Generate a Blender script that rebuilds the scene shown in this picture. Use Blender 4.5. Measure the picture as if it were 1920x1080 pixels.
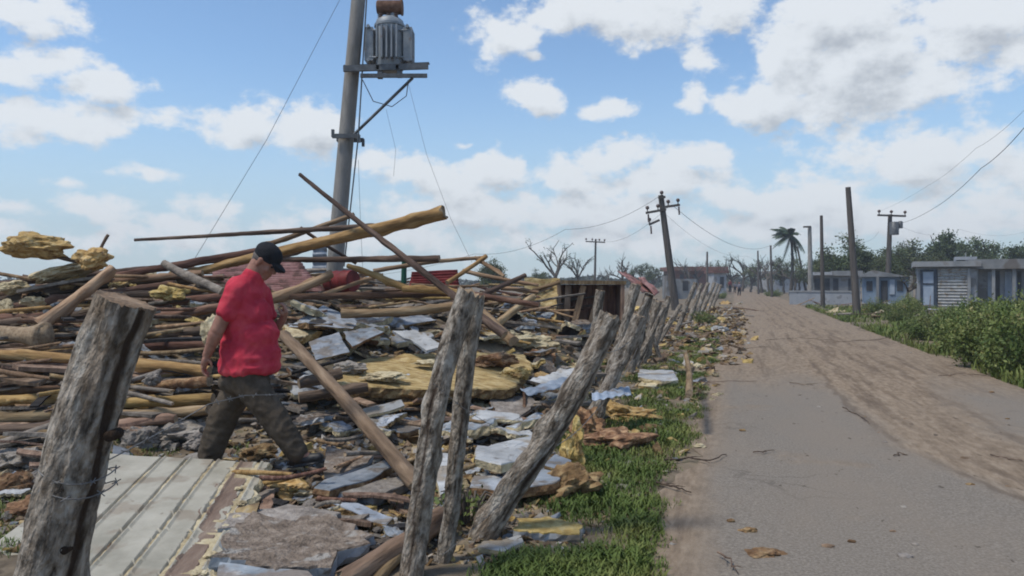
import bpy, math, random
import numpy as np
from mathutils import Vector, Matrix, Quaternion, noise as mnoise
R = math.radians
random.seed(7); RNG = np.random.default_rng(7)
for o in list(bpy.data.objects): bpy.data.objects.remove(o)
SC = bpy.context.scene
COL = SC.collection

# ------------------------------------------------------------------ camera
F, CX, HY, CAMH = 1400.0, 960.0, 530.0, 1.55       # focal length and horizon of the 1920 x 1080 photograph
cam_d = bpy.data.cameras.new('camera'); cam = bpy.data.objects.new('camera', cam_d); COL.objects.link(cam)
cam.location = (0, 0, CAMH); cam.rotation_euler = (R(90), 0, 0)
cam_d.sensor_width = 36; cam_d.lens = F / 1920 * 36; cam_d.shift_y = -(540 - HY) / 1920
cam_d.clip_start = 0.05; cam_d.clip_end = 9000
SC.camera = cam

# ------------------------------------------------------------------ light, sky, exposure
SUN_EL, SUN_AZ = R(62), math.atan2(-0.80, -0.35)
SKY_S, EXPO = 0.073, 1.15
SC.view_settings.view_transform = 'Standard'; SC.view_settings.look = 'None'
SC.view_settings.exposure = EXPO; SC.view_settings.gamma = 1
SC.cycles.max_bounces = 6; SC.cycles.transparent_max_bounces = 8
SC.cycles.use_denoising = True
SC.cycles.filter_width = 1.9
sun_d = bpy.data.lights.new('sun', 'SUN'); sun = bpy.data.objects.new('sun', sun_d); COL.objects.link(sun)
sun_d.energy = 1.5; sun_d.angle = R(12); sun_d.color = (1.0, 0.92, 0.80)
sdir = Vector((math.sin(SUN_AZ)*math.cos(SUN_EL), math.cos(SUN_AZ)*math.cos(SUN_EL), math.sin(SUN_EL)))
sun.rotation_euler = sdir.to_track_quat('Z', 'Y').to_euler(); sun.location = (-30, -20, 60)

def azel(px, py):
    a = math.atan((px-CX)/F); return a, math.atan((HY-py)/F*math.cos(a))
CLOUDS = [  # px, py, rx, ry, weight  (directions in the sky, read off the photograph)
 (40,18,100,42,1),(85,115,75,35,.85),(20,128,60,30,.8),(180,160,95,34,.9),(285,218,90,26,.75),(70,222,130,46,1.05),
 (470,225,105,50,1),(580,240,95,60,1.1),(700,292,75,34,.9),(770,318,90,34,.9),(270,330,75,20,.6),(170,398,110,30,.55),
 (385,385,80,34,.75),(330,420,150,26,.6),(30,392,50,18,.5),(130,352,40,14,.4),(560,400,90,30,.45),
 (940,62,85,58,1),(998,108,26,16,.7),(1080,20,130,50,1),(1210,22,190,62,1.1),(1340,14,110,50,1),
 (1005,185,75,34,1.05),(1145,204,66,22,.9),(1320,120,44,44,.9),(1305,180,38,28,.75),(1400,205,60,40,.9),(1500,110,80,110,1.1),
 (1570,40,170,80,1.2),(1580,165,200,82,1.25),(1460,195,110,55,1.1),(1700,165,90,46,1),(1640,100,180,110,1.1),
 (1850,30,150,60,1.1),(1790,80,140,55,1),(1900,110,90,40,.7),(880,268,40,10,.5),
 (920,325,100,48,1),(850,350,110,50,.9),(1050,325,80,44,.95),(1150,300,80,46,1),(1310,300,75,36,.95),(1220,340,220,46,.95),
 (900,400,260,50,.9),(1120,400,300,56,.95),(1450,370,250,46,.8),(1700,300,280,80,.72),(1600,410,360,56,.85),(1860,350,170,80,.75),(1180,450,400,36,.7),(620,440,180,30,.6),(260,450,260,30,.5),
 (1350,440,500,40,.6),(820,450,260,40,.5)]
def build_world():
    w = bpy.data.worlds.new('World'); SC.world = w; w.use_nodes = True
    nt = w.node_tree; N = nt.nodes; N.clear()
    g = bpy.data.node_groups.new('cloud_density', 'ShaderNodeTree')
    g.interface.new_socket('Vector', in_out='INPUT', socket_type='NodeSocketVector')
    g.interface.new_socket('Density', in_out='OUTPUT', socket_type='NodeSocketFloat')
    GN, GL = g.nodes, g.links
    gi, go = GN.new('NodeGroupInput'), GN.new('NodeGroupOutput')
    def math_(op, a, b=None, c=None):
        n = GN.new('ShaderNodeMath'); n.operation = op
        for i, v in enumerate((a, b, c)):
            if v is None: continue
            if isinstance(v, (int, float)): n.inputs[i].default_value = v
            else: GL.new(v, n.inputs[i])
        return n.outputs[0]
    def vm(op, a, b):
        n = GN.new('ShaderNodeVectorMath'); n.operation = op
        for i, v in enumerate((a, b)):
            if isinstance(v, tuple): n.inputs[i].default_value = v
            else: GL.new(v, n.inputs[i])
        return n
    wn = GN.new('ShaderNodeTexNoise'); wn.inputs['Scale'].default_value = 14; wn.inputs['Detail'].default_value = 4
    GL.new(gi.outputs[0], wn.inputs['Vector'])
    off = vm('SUBTRACT', wn.outputs['Color'], (.5, .5, .5)).outputs[0]
    off = vm('MULTIPLY', off, (.05, .04, 0)).outputs[0]
    wv = vm('ADD', gi.outputs[0], off).outputs[0]
    acc = None
    for (px, py, rx, ry, wt) in CLOUDS:
        a, e = azel(px, py)
        d = vm('SUBTRACT', wv, (a, e, 0)).outputs[0]
        d = vm('MULTIPLY', d, (F/rx*1.02, F/ry*1.02, 0)).outputs[0]
        ln = GN.new('ShaderNodeVectorMath'); ln.operation = 'LENGTH'; GL.new(d, ln.inputs[0])
        v = math_('MULTIPLY_ADD', ln.outputs['Value'], -wt, wt)
        acc = v if acc is None else math_('SMOOTH_MAX', acc, v, .12)
    acc = math_('MAXIMUM', acc, -.9)
    # loose clouds in the rest of the dome (outside the photograph's part of the sky)
    lf = GN.new('ShaderNodeTexNoise'); lf.inputs['Scale'].default_value = 3.2; lf.inputs['Detail'].default_value = 5
    GL.new(gi.outputs[0], lf.inputs['Vector'])
    l2 = math_('MULTIPLY_ADD', lf.outputs['Fac'], 4.5, -2.35)
    sp = GN.new('ShaderNodeSeparateXYZ'); GL.new(gi.outputs[0], sp.inputs[0])
    ax = math_('ABSOLUTE', sp.outputs[0])
    m1 = math_('SUBTRACT', ax, .68); m2 = math_('SUBTRACT', sp.outputs[1], .44)
    mk = math_('MULTIPLY', math_('MAXIMUM', m1, m2), 9)
    mk = math_('MINIMUM', math_('MAXIMUM', mk, 0), 1)
    l3 = math_('MULTIPLY_ADD', math_('ADD', l2, .9), mk, -.9)
    acc = math_('MAXIMUM', acc, l3)
    fb = GN.new('ShaderNodeTexNoise'); fb.inputs['Scale'].default_value = 17; fb.inputs['Detail'].default_value = 9
    fb.inputs['Roughness'].default_value = .64
    sc_ = vm('MULTIPLY', gi.outputs[0], (1, 1.45, 1)).outputs[0]; GL.new(sc_, fb.inputs['Vector'])
    f = math_('MULTIPLY_ADD', fb.outputs['Fac'], 2.5, -1.23)
    GL.new(math_('ADD', acc, f), go.inputs[0])
    # world tree
    L = nt.links
    tc = N.new('ShaderNodeTexCoord'); sx = N.new('ShaderNodeSeparateXYZ'); L.new(tc.outputs['Generated'], sx.inputs[0])
    def m(op, a, b=None, c=None):
        n = N.new('ShaderNodeMath'); n.operation = op
        for i, v in enumerate((a, b, c)):
            if v is None: continue
            if isinstance(v, (int, float)): n.inputs[i].default_value = v
            else: L.new(v, n.inputs[i])
        return n.outputs[0]
    az = m('ARCTAN2', sx.outputs[0], sx.outputs[1]); el = m('ARCSINE', sx.outputs[2])
    cb = N.new('ShaderNodeCombineXYZ'); L.new(az, cb.inputs[0]); L.new(el, cb.inputs[1])
    d1 = N.new('ShaderNodeGroup'); d1.node_tree = g; L.new(cb.outputs[0], d1.inputs[0])
    up = N.new('ShaderNodeVectorMath'); up.inputs[1].default_value = (-.010, .026, 0); L.new(cb.outputs[0], up.inputs[0])
    d2 = N.new('ShaderNodeGroup'); d2.node_tree = g; L.new(up.outputs[0], d2.inputs[0])
    al = N.new('ShaderNodeMapRange'); al.interpolation_type = 'SMOOTHSTEP'
    al.inputs['From Min'].default_value = .0; al.inputs['From Max'].default_value = .52; L.new(d1.outputs[0], al.inputs[0])
    alpha = m('MULTIPLY', al.outputs[0], .93)
    # how much cloud stands above this spot, towards the sun: the underside goes grey
    df = m('MULTIPLY', m('SUBTRACT', d2.outputs[0], d1.outputs[0]), 1.15)
    tot = m('ADD', df, m('MULTIPLY', m('SUBTRACT', d1.outputs[0], .75), .75))
    sh = N.new('ShaderNodeMapRange'); sh.interpolation_type = 'SMOOTHSTEP'
    sh.inputs['From Min'].default_value = -.40; sh.inputs['From Max'].default_value = .92; L.new(tot, sh.inputs[0])
    mixc = N.new('ShaderNodeMix'); mixc.data_type = 'RGBA'
    k = 1/SKY_S/2**EXPO
    mixc.inputs[6].default_value = (.83*k, .865*k, .90*k, 1); mixc.inputs[7].default_value = (.46*k, .495*k, .54*k, 1)
    L.new(sh.outputs[0], mixc.inputs[0])
    sky = N.new('ShaderNodeTexSky'); sky.sky_type = 'NISHITA'; sky.sun_disc = False
    sky.sun_elevation = SUN_EL; sky.sun_rotation = SUN_AZ
    sky.air_density = 1.0; sky.dust_density = 0.0; sky.ozone_density = 2.0
    tint = N.new('ShaderNodeMix'); tint.data_type = 'RGBA'; tint.blend_type = 'MULTIPLY'; tint.inputs[0].default_value = 1
    tint.inputs[7].default_value = (.90, .985, 1.02, 1); L.new(sky.outputs[0], tint.inputs[6])
    mx = N.new('ShaderNodeMix'); mx.data_type = 'RGBA'
    # pale air low over the horizon
    hz = N.new('ShaderNodeMapRange'); hz.interpolation_type = 'SMOOTHSTEP'
    for i, q in enumerate((.30, -.04, 0, .92)): hz.inputs[i+1].default_value = q
    L.new(el, hz.inputs[0])
    hm = N.new('ShaderNodeMix'); hm.data_type = 'RGBA'; hm.inputs[7].default_value = (.46*k, .58*k, .69*k, 1)
    L.new(hz.outputs[0], hm.inputs[0]); L.new(tint.outputs[2], hm.inputs[6])
    L.new(alpha, mx.inputs[0]); L.new(hm.outputs[2], mx.inputs[6]); L.new(mixc.outputs[2], mx.inputs[7])
    bg = N.new('ShaderNodeBackground'); bg.inputs['Strength'].default_value = SKY_S; L.new(mx.outputs[2], bg.inputs['Color'])
    out = N.new('ShaderNodeOutputWorld'); L.new(bg.outputs[0], out.inputs[0])
build_world()

# ------------------------------------------------------------------ helpers
def P(px, py, Y): return Vector(((px-CX)/F*Y, Y, CAMH-(py-HY)/F*Y))
def sst(a, b, x):
    t = min(1, max(0, (x-a)/(b-a))); return t*t*(3-2*t)
def fence_x(y): return -.6+.304*(y-3.9)
def road_x(y): return -.41+.304*y
def H(x, y):
    d = fence_x(y)-x
    if d < -.2 or y < 2.5 or y > 40: return 0.0
    k = sst(-.2, 2.6, d)
    lf = sst(-1.5, -4.0, x)
    rise = 1.32*sst(5.6, 11.0, y)*lf+1.0*sst(5.4, 14.5, y)*(1-lf)
    rise *= 1-.75*sst(16, 26, y)
    rise *= 1-sst(32, 40, y)
    n = mnoise.fractal(Vector((x*.9, y*.9, 3.1)), 1, 2, 4)
    return k*(rise*(1+.18*n)+.05+.06*n)
def G(px, py, lift=0.0, far=60):
    dx, dz = (px-CX)/F, -(py-HY)/F
    y = 2.0
    while y < far:
        if CAMH+dz*y <= H(dx*y, y)+lift: break
        y *= 1.004
    return Vector((dx*y, y, CAMH+dz*y))
def tag(o, label=None, cat=None, group=None, kind=None):
    if label and not kind: kind = 'thing'
    if label: o['label'] = label
    if cat: o['category'] = cat
    if group: o['group'] = group
    if kind: o['kind'] = kind
    return o
class MB:
    def __init__(s): s.v, s.f, s.m, s.sm = [], [], [], []
    def add(s, vs, fs, mi=0, smooth=False):
        b = len(s.v); s.v += [tuple(q) for q in vs]
        for f in fs: s.f.append([i+b for i in f]); s.m.append(mi); s.sm.append(smooth)
    def box(s, c, d, mi=0, rot=None):
        hx, hy, hz = d[0]/2, d[1]/2, d[2]/2
        vs = [Vector((x*hx, y*hy, z*hz)) for z in (-1, 1) for y in (-1, 1) for x in (-1, 1)]
        if rot is not None: vs = [rot @ v for v in vs]
        c = Vector(c)
        s.add([v+c for v in vs], [(0,2,3,1),(4,5,7,6),(0,1,5,4),(2,6,7,3),(0,4,6,2),(1,3,7,5)], mi)
    def tube(s, pts, rad, seg=8, mi=0, caps=True, smooth=True, capmi=None, rfun=None):
        pts = [Vector(p) for p in pts]; n = len(pts)
        if not hasattr(rad, '__len__'): rad = [rad]*n
        t0 = (pts[1]-pts[0]).normalized()
        ref = Vector((0, 0, 1)) if abs(t0.z) < .9 else Vector((1, 0, 0))
        a = t0.cross(ref).normalized(); vs = []
        for i in range(n):
            t = (pts[min(i+1, n-1)]-pts[max(i-1, 0)]).normalized()
            a = (a-t*a.dot(t)).normalized(); b = t.cross(a)
            for k in range(seg):
                th = 2*math.pi*k/seg; r = rad[i]
                if rfun: r *= rfun(i/(n-1), th)
                vs.append(pts[i]+(a*math.cos(th)+b*math.sin(th))*r)
        fs = [(i*seg+k, i*seg+(k+1) % seg, (i+1)*seg+(k+1) % seg, (i+1)*seg+k) for i in range(n-1) for k in range(seg)]
        s.add(vs, fs, mi, smooth)
        if caps:
            cm = mi if capmi is None else capmi
            s.add(vs[:seg], [tuple(reversed(range(seg)))], cm); s.add(vs[-seg:], [tuple(range(seg))], cm)
    def mesh(s, name, mats):
        me = bpy.data.meshes.new(name); me.from_pydata(s.v, [], s.f)
        for m in (mats if isinstance(mats, (list, tuple)) else [mats]): me.materials.append(m)
        me.polygons.foreach_set('material_index', s.m); me.polygons.foreach_set('use_smooth', s.sm); me.update()
        return me
    def build(s, name, mats, parent=None, mw=None):
        return link(name, s.mesh(name, mats), parent, mw)
def link(name, me, parent=None, mw=None):
    o = bpy.data.objects.new(name, me); COL.objects.link(o)
    if mw is not None: o.matrix_world = mw
    if parent is not None: o.parent = parent
    return o
def empty(name, loc=(0, 0, 0), rz=0):
    o = bpy.data.objects.new(name, None); COL.objects.link(o); o.location = loc; o.rotation_euler = (0, 0, rz)
    o.empty_display_size = .1
    return o
def kids(o): return [c for c in bpy.data.objects if c.parent == o]
def copy_tree(o, parent=None, ch=None):
    c = o.copy(); COL.objects.link(c)
    if parent is not None: c.parent = parent
    for k in (ch if ch is not None else kids(o)): copy_tree(k, c)
    return c
def np_mesh(name, V, Fc, mats, midx=None, smooth=False):
    me = bpy.data.meshes.new(name); nv, nf = len(V), len(Fc); k = Fc.shape[1]
    me.vertices.add(nv); me.vertices.foreach_set('co', V.astype(np.float32).ravel())
    me.loops.add(nf*k); me.loops.foreach_set('vertex_index', Fc.astype(np.int32).ravel())
    me.polygons.add(nf); me.polygons.foreach_set('loop_start', np.arange(0, nf*k, k, dtype=np.int32))
    me.polygons.foreach_set('loop_total', np.full(nf, k, dtype=np.int32))
    for m in (mats if isinstance(mats, (list, tuple)) else [mats]): me.materials.append(m)
    if midx is not None: me.polygons.foreach_set('material_index', midx.astype(np.int32))
    me.polygons.foreach_set('use_smooth', np.full(nf, smooth)); me.update(); me.validate()
    return me

# ------------------------------------------------------------------ materials
def pm(name, cols, scale=6, stretch=(1, 1, 1), rough=.85, bump=.35, bscale=28, rnd=.25, spec=.2, metal=0, spots=None, hue=0, coord='Object', detail=7):
    """cols: list of (position, rgb) of a ramp driven by noise; rnd: brightness varied per object; spots: (rgb, scale, threshold)."""
    m = bpy.data.materials.new(name); m.use_nodes = True; nt = m.node_tree; N, L = nt.nodes, nt.links
    b = N['Principled BSDF']; b.inputs['Roughness'].default_value = rough; b.inputs['Specular IOR Level'].default_value = spec
    b.inputs['Metallic'].default_value = metal
    tc = N.new('ShaderNodeTexCoord'); mp = N.new('ShaderNodeMapping'); mp.inputs['Scale'].default_value = stretch
    L.new(tc.outputs[coord], mp.inputs[0])
    oi = N.new('ShaderNodeObjectInfo')
    ad = N.new('ShaderNodeVectorMath'); ad.operation = 'MULTIPLY_ADD'; ad.inputs[1].default_value = (37, 17, 23)
    cbx = N.new('ShaderNodeCombineXYZ')
    for i in range(3): L.new(oi.outputs['Random'], cbx.inputs[i])
    L.new(cbx.outputs[0], ad.inputs[0]); L.new(mp.outputs[0], ad.inputs[2])
    n = N.new('ShaderNodeTexNoise'); n.inputs['Scale'].default_value = scale; n.inputs['Detail'].default_value = detail; n.inputs['Roughness'].default_value = .62
    L.new(ad.outputs[0], n.inputs['Vector'])
    cr = N.new('ShaderNodeValToRGB'); e = cr.color_ramp.elements
    while len(e) < len(cols): e.new(.5)
    for i, (p, c) in enumerate(cols): e[i].position = p; e[i].color = (*c, 1)
    L.new(n.outputs['Fac'], cr.inputs[0]); colr = cr.outputs[0]
    if spots:
        for (rgb, ssc, thr, *amt) in spots:
            sn = N.new('ShaderNodeTexNoise'); sn.inputs['Scale'].default_value = ssc; sn.inputs['Detail'].default_value = 5
            L.new(ad.outputs[0], sn.inputs['Vector'])
            mr = N.new('ShaderNodeMapRange'); mr.inputs['From Min'].default_value = thr; mr.inputs['From Max'].default_value = thr+.08
            mr.inputs['To Max'].default_value = amt[0] if amt else .85
            L.new(sn.outputs['Fac'], mr.inputs[0])
            mx = N.new('ShaderNodeMix'); mx.data_type = 'RGBA'; mx.inputs[7].default_value = (*rgb, 1)
            L.new(mr.outputs[0], mx.inputs[0]); L.new(colr, mx.inputs[6]); colr = mx.outputs[2]
    if rnd:
        hs = N.new('ShaderNodeHueSaturation')
        mr = N.new('ShaderNodeMapRange'); mr.inputs['To Min'].default_value = 1-rnd; mr.inputs['To Max'].default_value = 1+rnd
        L.new(oi.outputs['Random'], mr.inputs[0]); L.new(mr.outputs[0], hs.inputs['Value'])
        if hue:
            h2 = N.new('ShaderNodeMath'); h2.operation = 'MULTIPLY_ADD'; h2.inputs[1].default_value = 7.13; h2.inputs[2].default_value = .2
            h3 = N.new('ShaderNodeMath'); h3.operation = 'FRACT'; L.new(oi.outputs['Random'], h2.inputs[0]); L.new(h2.outputs[0], h3.inputs[0])
            mr2 = N.new('ShaderNodeMapRange'); mr2.inputs['To Min'].default_value = .5-hue; mr2.inputs['To Max'].default_value = .5+hue
            L.new(h3.outputs[0], mr2.inputs[0]); L.new(mr2.outputs[0], hs.inputs['Hue'])
        L.new(colr, hs.inputs['Color']); colr = hs.outputs[0]
    L.new(colr, b.inputs['Base Color'])
    if bump:
        bn = N.new('ShaderNodeTexNoise'); bn.inputs['Scale'].default_value = bscale; bn.inputs['Detail'].default_value = 6
        L.new(ad.outputs[0], bn.inputs['Vector'])
        bp = N.new('ShaderNodeBump'); bp.inputs['Strength'].default_value = bump; bp.inputs['Distance'].default_value = .03
        L.new(bn.outputs['Fac'], bp.inputs['Height']); L.new(bp.outputs[0], b.inputs['Normal'])
    return m
ZS = (1, 1, .14)
M = dict(
 bark=pm('fence_bark', [(.34, (.055,.045,.036)), (.44, (.165,.140,.113)), (.53, (.28,.245,.205)), (.66, (.40,.36,.31))], 30, (1,1,.42), .95, 1.0, 75, .12, spots=[((.065,.05,.037), 9, .56, .85), ((.42,.395,.35), 17, .58, .7), ((.17,.125,.085), 7, .57, .6)]),
 gash=pm('rotten_wood', [(.3, (.012,.009,.007)), (.6, (.05,.032,.022)), (.8, (.12,.075,.045))], 18, ZS, .95, .9, 40, 0),
 cut=pm('cut_wood', [(.3, (.16,.11,.07)), (.7, (.36,.28,.19))], 25, rough=.9, rnd=.15),
 dark=pm('dark_pole_wood', [(.3, (.030,.022,.018)), (.52, (.105,.074,.056)), (.72, (.25,.185,.135))], 11, ZS, .85, .6, 30, .35, hue=.015),
 red=pm('reddish_pole_wood', [(.3, (.048,.027,.019)), (.52, (.15,.086,.058)), (.72, (.29,.19,.13))], 11, ZS, .85, .6, 30, .3, hue=.015),
 tan=pm('tan_pole_wood', [(.28, (.09,.058,.034)), (.5, (.23,.155,.09)), (.75, (.42,.32,.205))], 11, ZS, .88, .6, 30, .28, hue=.012, spots=[((.06,.035,.02), 6, .6, .7)]),
 yellow=pm('ochre_pole_wood', [(.28, (.14,.085,.035)), (.5, (.33,.215,.085)), (.75, (.50,.37,.18))], 12, (1,1,.2), .88, .5, 30, .15, hue=.01, spots=[((.10,.055,.02), 7, .6, .7)]),
 grey=pm('weathered_plank_wood', [(.3, (.08,.07,.06)), (.55, (.19,.165,.14)), (.75, (.31,.28,.24))], 10, (1,.15,1), .9, .6, 30, .3),
 brown=pm('brown_beam_wood', [(.3, (.075,.048,.034)), (.52, (.20,.135,.095)), (.75, (.35,.255,.185))], 10, ZS, .9, .6, 30, .25, hue=.012),
 foam=pm('yellow_foam', [(.3, (.22,.135,.05)), (.5, (.44,.305,.12)), (.68, (.58,.455,.235))], 9, rough=.98, bump=1.0, bscale=18, rnd=.18, hue=.012, spots=[((.15,.085,.04), 7, .57, .75), ((.55,.47,.30), 15, .6, .5)]),
 foamflat=pm('yellow_board_face', [(.32, (.20,.135,.055)), (.5, (.37,.27,.12)), (.66, (.50,.40,.22))], 7, (1,2.2,1), rough=.95, bump=.6, bscale=22, rnd=.05, spots=[((.20,.12,.05), 5, .57, .7), ((.56,.48,.30), 9, .62, .5)]),
 foamb=pm('browned_foam', [(.3, (.06,.035,.02)), (.5, (.19,.115,.06)), (.7, (.40,.29,.16))], 11, rough=.98, bump=1.0, bscale=20, rnd=.25, hue=.014),
 foamp=pm('pale_foam', [(.3, (.24,.185,.11)), (.5, (.46,.39,.25)), (.7, (.60,.54,.38))], 6, rough=.98, bump=1.0, bscale=20, rnd=.15),
 skin=pm('pale_blue_panel_paint', [(.3, (.13,.15,.175)), (.5, (.235,.265,.30)), (.7, (.36,.385,.42))], 4, rough=.6, bump=.25, rnd=.28, spec=.35, hue=.01, spots=[((.15,.115,.08), 3.5, .52, .75), ((.09,.075,.06), 13, .58, .6), ((.42,.40,.37), 8, .62, .5)]),
 white=pm('white_panel_paint', [(.3, (.22,.225,.225)), (.5, (.33,.34,.345)), (.7, (.44,.45,.45))], 4, rough=.6, bump=.2, rnd=.15, spec=.35, spots=[((.21,.165,.11), 3.5, .54, .75), ((.10,.085,.07), 14, .6, .6)]),
 conc=pm('broken_concrete', [(.3, (.13,.115,.10)), (.5, (.24,.215,.19)), (.7, (.36,.335,.305))], 7, rough=.95, bump=.9, bscale=30, rnd=.25, hue=.01),
 dirtslab=pm('dirty_slab_face', [(.3, (.10,.078,.062)), (.5, (.185,.148,.118)), (.7, (.29,.245,.205))], 14, rough=.97, bump=.9, bscale=45, rnd=.15, spots=[((.33,.32,.30), 6, .57, .75), ((.07,.055,.045), 18, .6, .7)]),
 char=pm('dark_scrap', [(.3, (.012,.011,.012)), (.6, (.04,.037,.037)), (.8, (.10,.09,.085))], 8, rough=.8, bump=.6, rnd=.4),
 rib=pm('cream_ribbed_sheet', [(.3, (.25,.235,.185)), (.5, (.345,.325,.265)), (.7, (.42,.40,.335))], 3, rough=.55, bump=.1, rnd=0, spec=.4, spots=[((.22,.175,.125), 4, .55, .6), ((.12,.09,.065), 13, .66, .6)]),
 ribd=pm('dirty_rib_sheet', [(.3, (.13,.09,.07)), (.5, (.19,.14,.11)), (.7, (.27,.22,.175))], 8, (1,.3,1), rough=.9, bump=.5, rnd=0),
 bluem=pm('blue_grey_sheet_metal', [(.3, (.13,.17,.22)), (.5, (.25,.30,.37)), (.7, (.38,.43,.50))], 4, rough=.5, bump=.15, rnd=.25, spec=.45, spots=[((.14,.10,.07), 5, .6, .7)]),
 pink=pm('faded_red_sheet', [(.3, (.17,.08,.075)), (.5, (.27,.14,.13)), (.7, (.36,.22,.205))], 5, rough=.7, bump=.2, rnd=.15, spots=[((.09,.05,.04), 6, .52, .8)]),
 redm=pm('dark_red_paint', [(.3, (.07,.012,.012)), (.6, (.18,.025,.025)), (.8, (.24,.06,.05))], 5, rough=.6, bump=.2, rnd=.1),
 green=pm('dark_green_paint', [(.3, (.01,.05,.035)), (.7, (.02,.11,.075))], 5, rough=.6, bump=.2, rnd=.1),
 cpole=pm('pole_concrete', [(.3, (.17,.165,.15)), (.5, (.25,.24,.225)), (.7, (.32,.31,.29))], 5, (1,1,.3), rough=.9, bump=.4, bscale=50, rnd=.1),
 wpole=pm('pole_timber', [(.3, (.05,.045,.042)), (.7, (.13,.115,.105))], 8, (1,1,.1), rough=.9, bump=.4, rnd=.15),
 steel=pm('dull_steel', [(.3, (.05,.055,.06)), (.7, (.13,.14,.15))], 8, rough=.55, bump=.1, rnd=.1, metal=.3, spec=.4),
 trafo=pm('transformer_paint', [(.3, (.15,.175,.20)), (.5, (.23,.26,.29)), (.7, (.31,.34,.37))], 5, rough=.5, bump=.1, rnd=.05, spec=.4, spots=[((.15,.08,.05), 7, .62, .7)]),
 rust=pm('rusty_metal', [(.3, (.06,.03,.02)), (.6, (.17,.10,.07)), (.8, (.26,.18,.14))], 10, rough=.85, bump=.3, rnd=.1),
 wire=pm('old_wire', [(.3, (.10,.10,.10)), (.7, (.24,.24,.24))], 30, rough=.6, bump=0, rnd=0, metal=.4),
 cable=pm('power_cable', [(.3, (.07,.073,.08)), (.7, (.12,.124,.13))], 10, rough=.7, bump=0, rnd=0),
 insul=pm('brown_ceramic', [(.3, (.05,.03,.025)), (.7, (.11,.07,.06))], 10, rough=.35, bump=0, rnd=0, spec=.5),
 leafd=pm('bush_leaf', [(.25, (.026,.048,.011)), (.40, (.068,.110,.024)), (.53, (.13,.168,.043)), (.68, (.24,.225,.095))], 2.6, rough=.6, bump=0, rnd=.18, hue=.012, spec=.3),
 leafy=pm('grey_green_leaf', [(.25, (.025,.038,.016)), (.45, (.06,.085,.034)), (.7, (.13,.15,.07))], .6, rough=.7, bump=0, rnd=.2, hue=.02, spec=.2),
 leafp=pm('palm_frond', [(.25, (.018,.035,.018)), (.7, (.05,.08,.035))], .6, rough=.6, bump=0, rnd=0, spec=.3),
 trunk=pm('tree_bark', [(.3, (.045,.038,.033)), (.7, (.13,.115,.10))], 4, (1,1,.3), rough=.95, bump=.4, rnd=.2),
 grass=pm('grass_blade', [(.25, (.045,.074,.016)), (.45, (.09,.132,.028)), (.6, (.16,.175,.05)), (.75, (.25,.215,.10))], 1.3, rough=.65, bump=0, rnd=0, spec=.25),
 far=pm('far_woods', [(.3, (.028,.036,.026)), (.6, (.06,.068,.045)), (.8, (.105,.10,.075))], .05, rough=.9, bump=0, rnd=0, spec=.1),
 shirt=pm('red_cotton', [(.3, (.34,.024,.045)), (.5, (.46,.040,.066)), (.7, (.54,.075,.095))], 7, rough=.9, bump=.5, bscale=9, rnd=0, spec=.15),
 trous=pm('brown_trouser_cloth', [(.3, (.050,.040,.030)), (.5, (.078,.063,.048)), (.7, (.115,.094,.074))], 9, rough=.95, bump=.6, bscale=14, rnd=0, spec=.1),
 flesh=pm('tanned_skin', [(.3, (.20,.095,.066)), (.5, (.28,.14,.10)), (.7, (.33,.175,.13))], 14, rough=.6, bump=.15, bscale=60, rnd=0, spec=.35),
 hair=pm('grey_cropped_hair', [(.3, (.09,.08,.075)), (.7, (.20,.18,.17))], 120, rough=.9, bump=.4, bscale=200, rnd=0),
 cap=pm('black_cap_cloth', [(.3, (.008,.009,.012)), (.7, (.018,.02,.025))], 20, rough=.85, bump=.3, bscale=40, rnd=0),
 shoe=pm('black_shoe_leather', [(.3, (.008,.008,.009)), (.7, (.022,.022,.024))], 20, rough=.5, bump=.2, rnd=0, spec=.4),
 hwall=pm('pale_house_wall', [(.3, (.24,.26,.29)), (.6, (.36,.38,.41)), (.8, (.44,.46,.49))], .9, rough=.8, bump=.1, rnd=.15, spots=[((.14,.125,.11), .9, .54, .7), ((.10,.10,.10), 3, .6, .5)]),
 hblue=pm('blue_house_wall', [(.3, (.13,.18,.25)), (.6, (.19,.26,.35)), (.8, (.27,.33,.42))], .9, rough=.8, bump=.1, rnd=.1, spots=[((.2,.2,.2), .8, .6, .6)]),
 hgrey=pm('grey_roof_sheet', [(.3, (.15,.16,.17)), (.6, (.25,.26,.27)), (.8, (.34,.35,.36))], .9, rough=.8, bump=.1, rnd=.15, spots=[((.10,.08,.065), .9, .54, .7)]),
 hdark=pm('painted_dark_opening', [(.3, (.025,.028,.035)), (.7, (.07,.075,.085))], 2, rough=.6, bump=.1, rnd=.1),  # flat panels without recess; the dark inside of openings is put into this colour
 hdoor=pm('blue_grey_door_paint', [(.3, (.22,.28,.37)), (.7, (.36,.42,.50))], 2, rough=.6, bump=.1, rnd=.1),
 hframe=pm('navy_frame_paint', [(.3, (.02,.03,.05)), (.7, (.05,.065,.09))], 2, rough=.6, bump=.05, rnd=0),
 hroof=pm('rust_red_roof', [(.3, (.10,.045,.035)), (.6, (.18,.085,.065)), (.8, (.25,.14,.11))], .5, rough=.8, bump=.1, rnd=.2),
 litter=pm('mixed_litter', [(.30, (.05,.037,.028)), (.42, (.19,.135,.08)), (.5, (.36,.27,.14)), (.58, (.35,.32,.28)), (.7, (.48,.48,.47))], 3.5, rough=.95, bump=.6, rnd=0, detail=3),
 cloth=pm('faded_cloth', [(.3, (.10,.10,.13)), (.7, (.22,.21,.24))], 6, rough=.95, bump=.3, rnd=.3),
)

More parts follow.
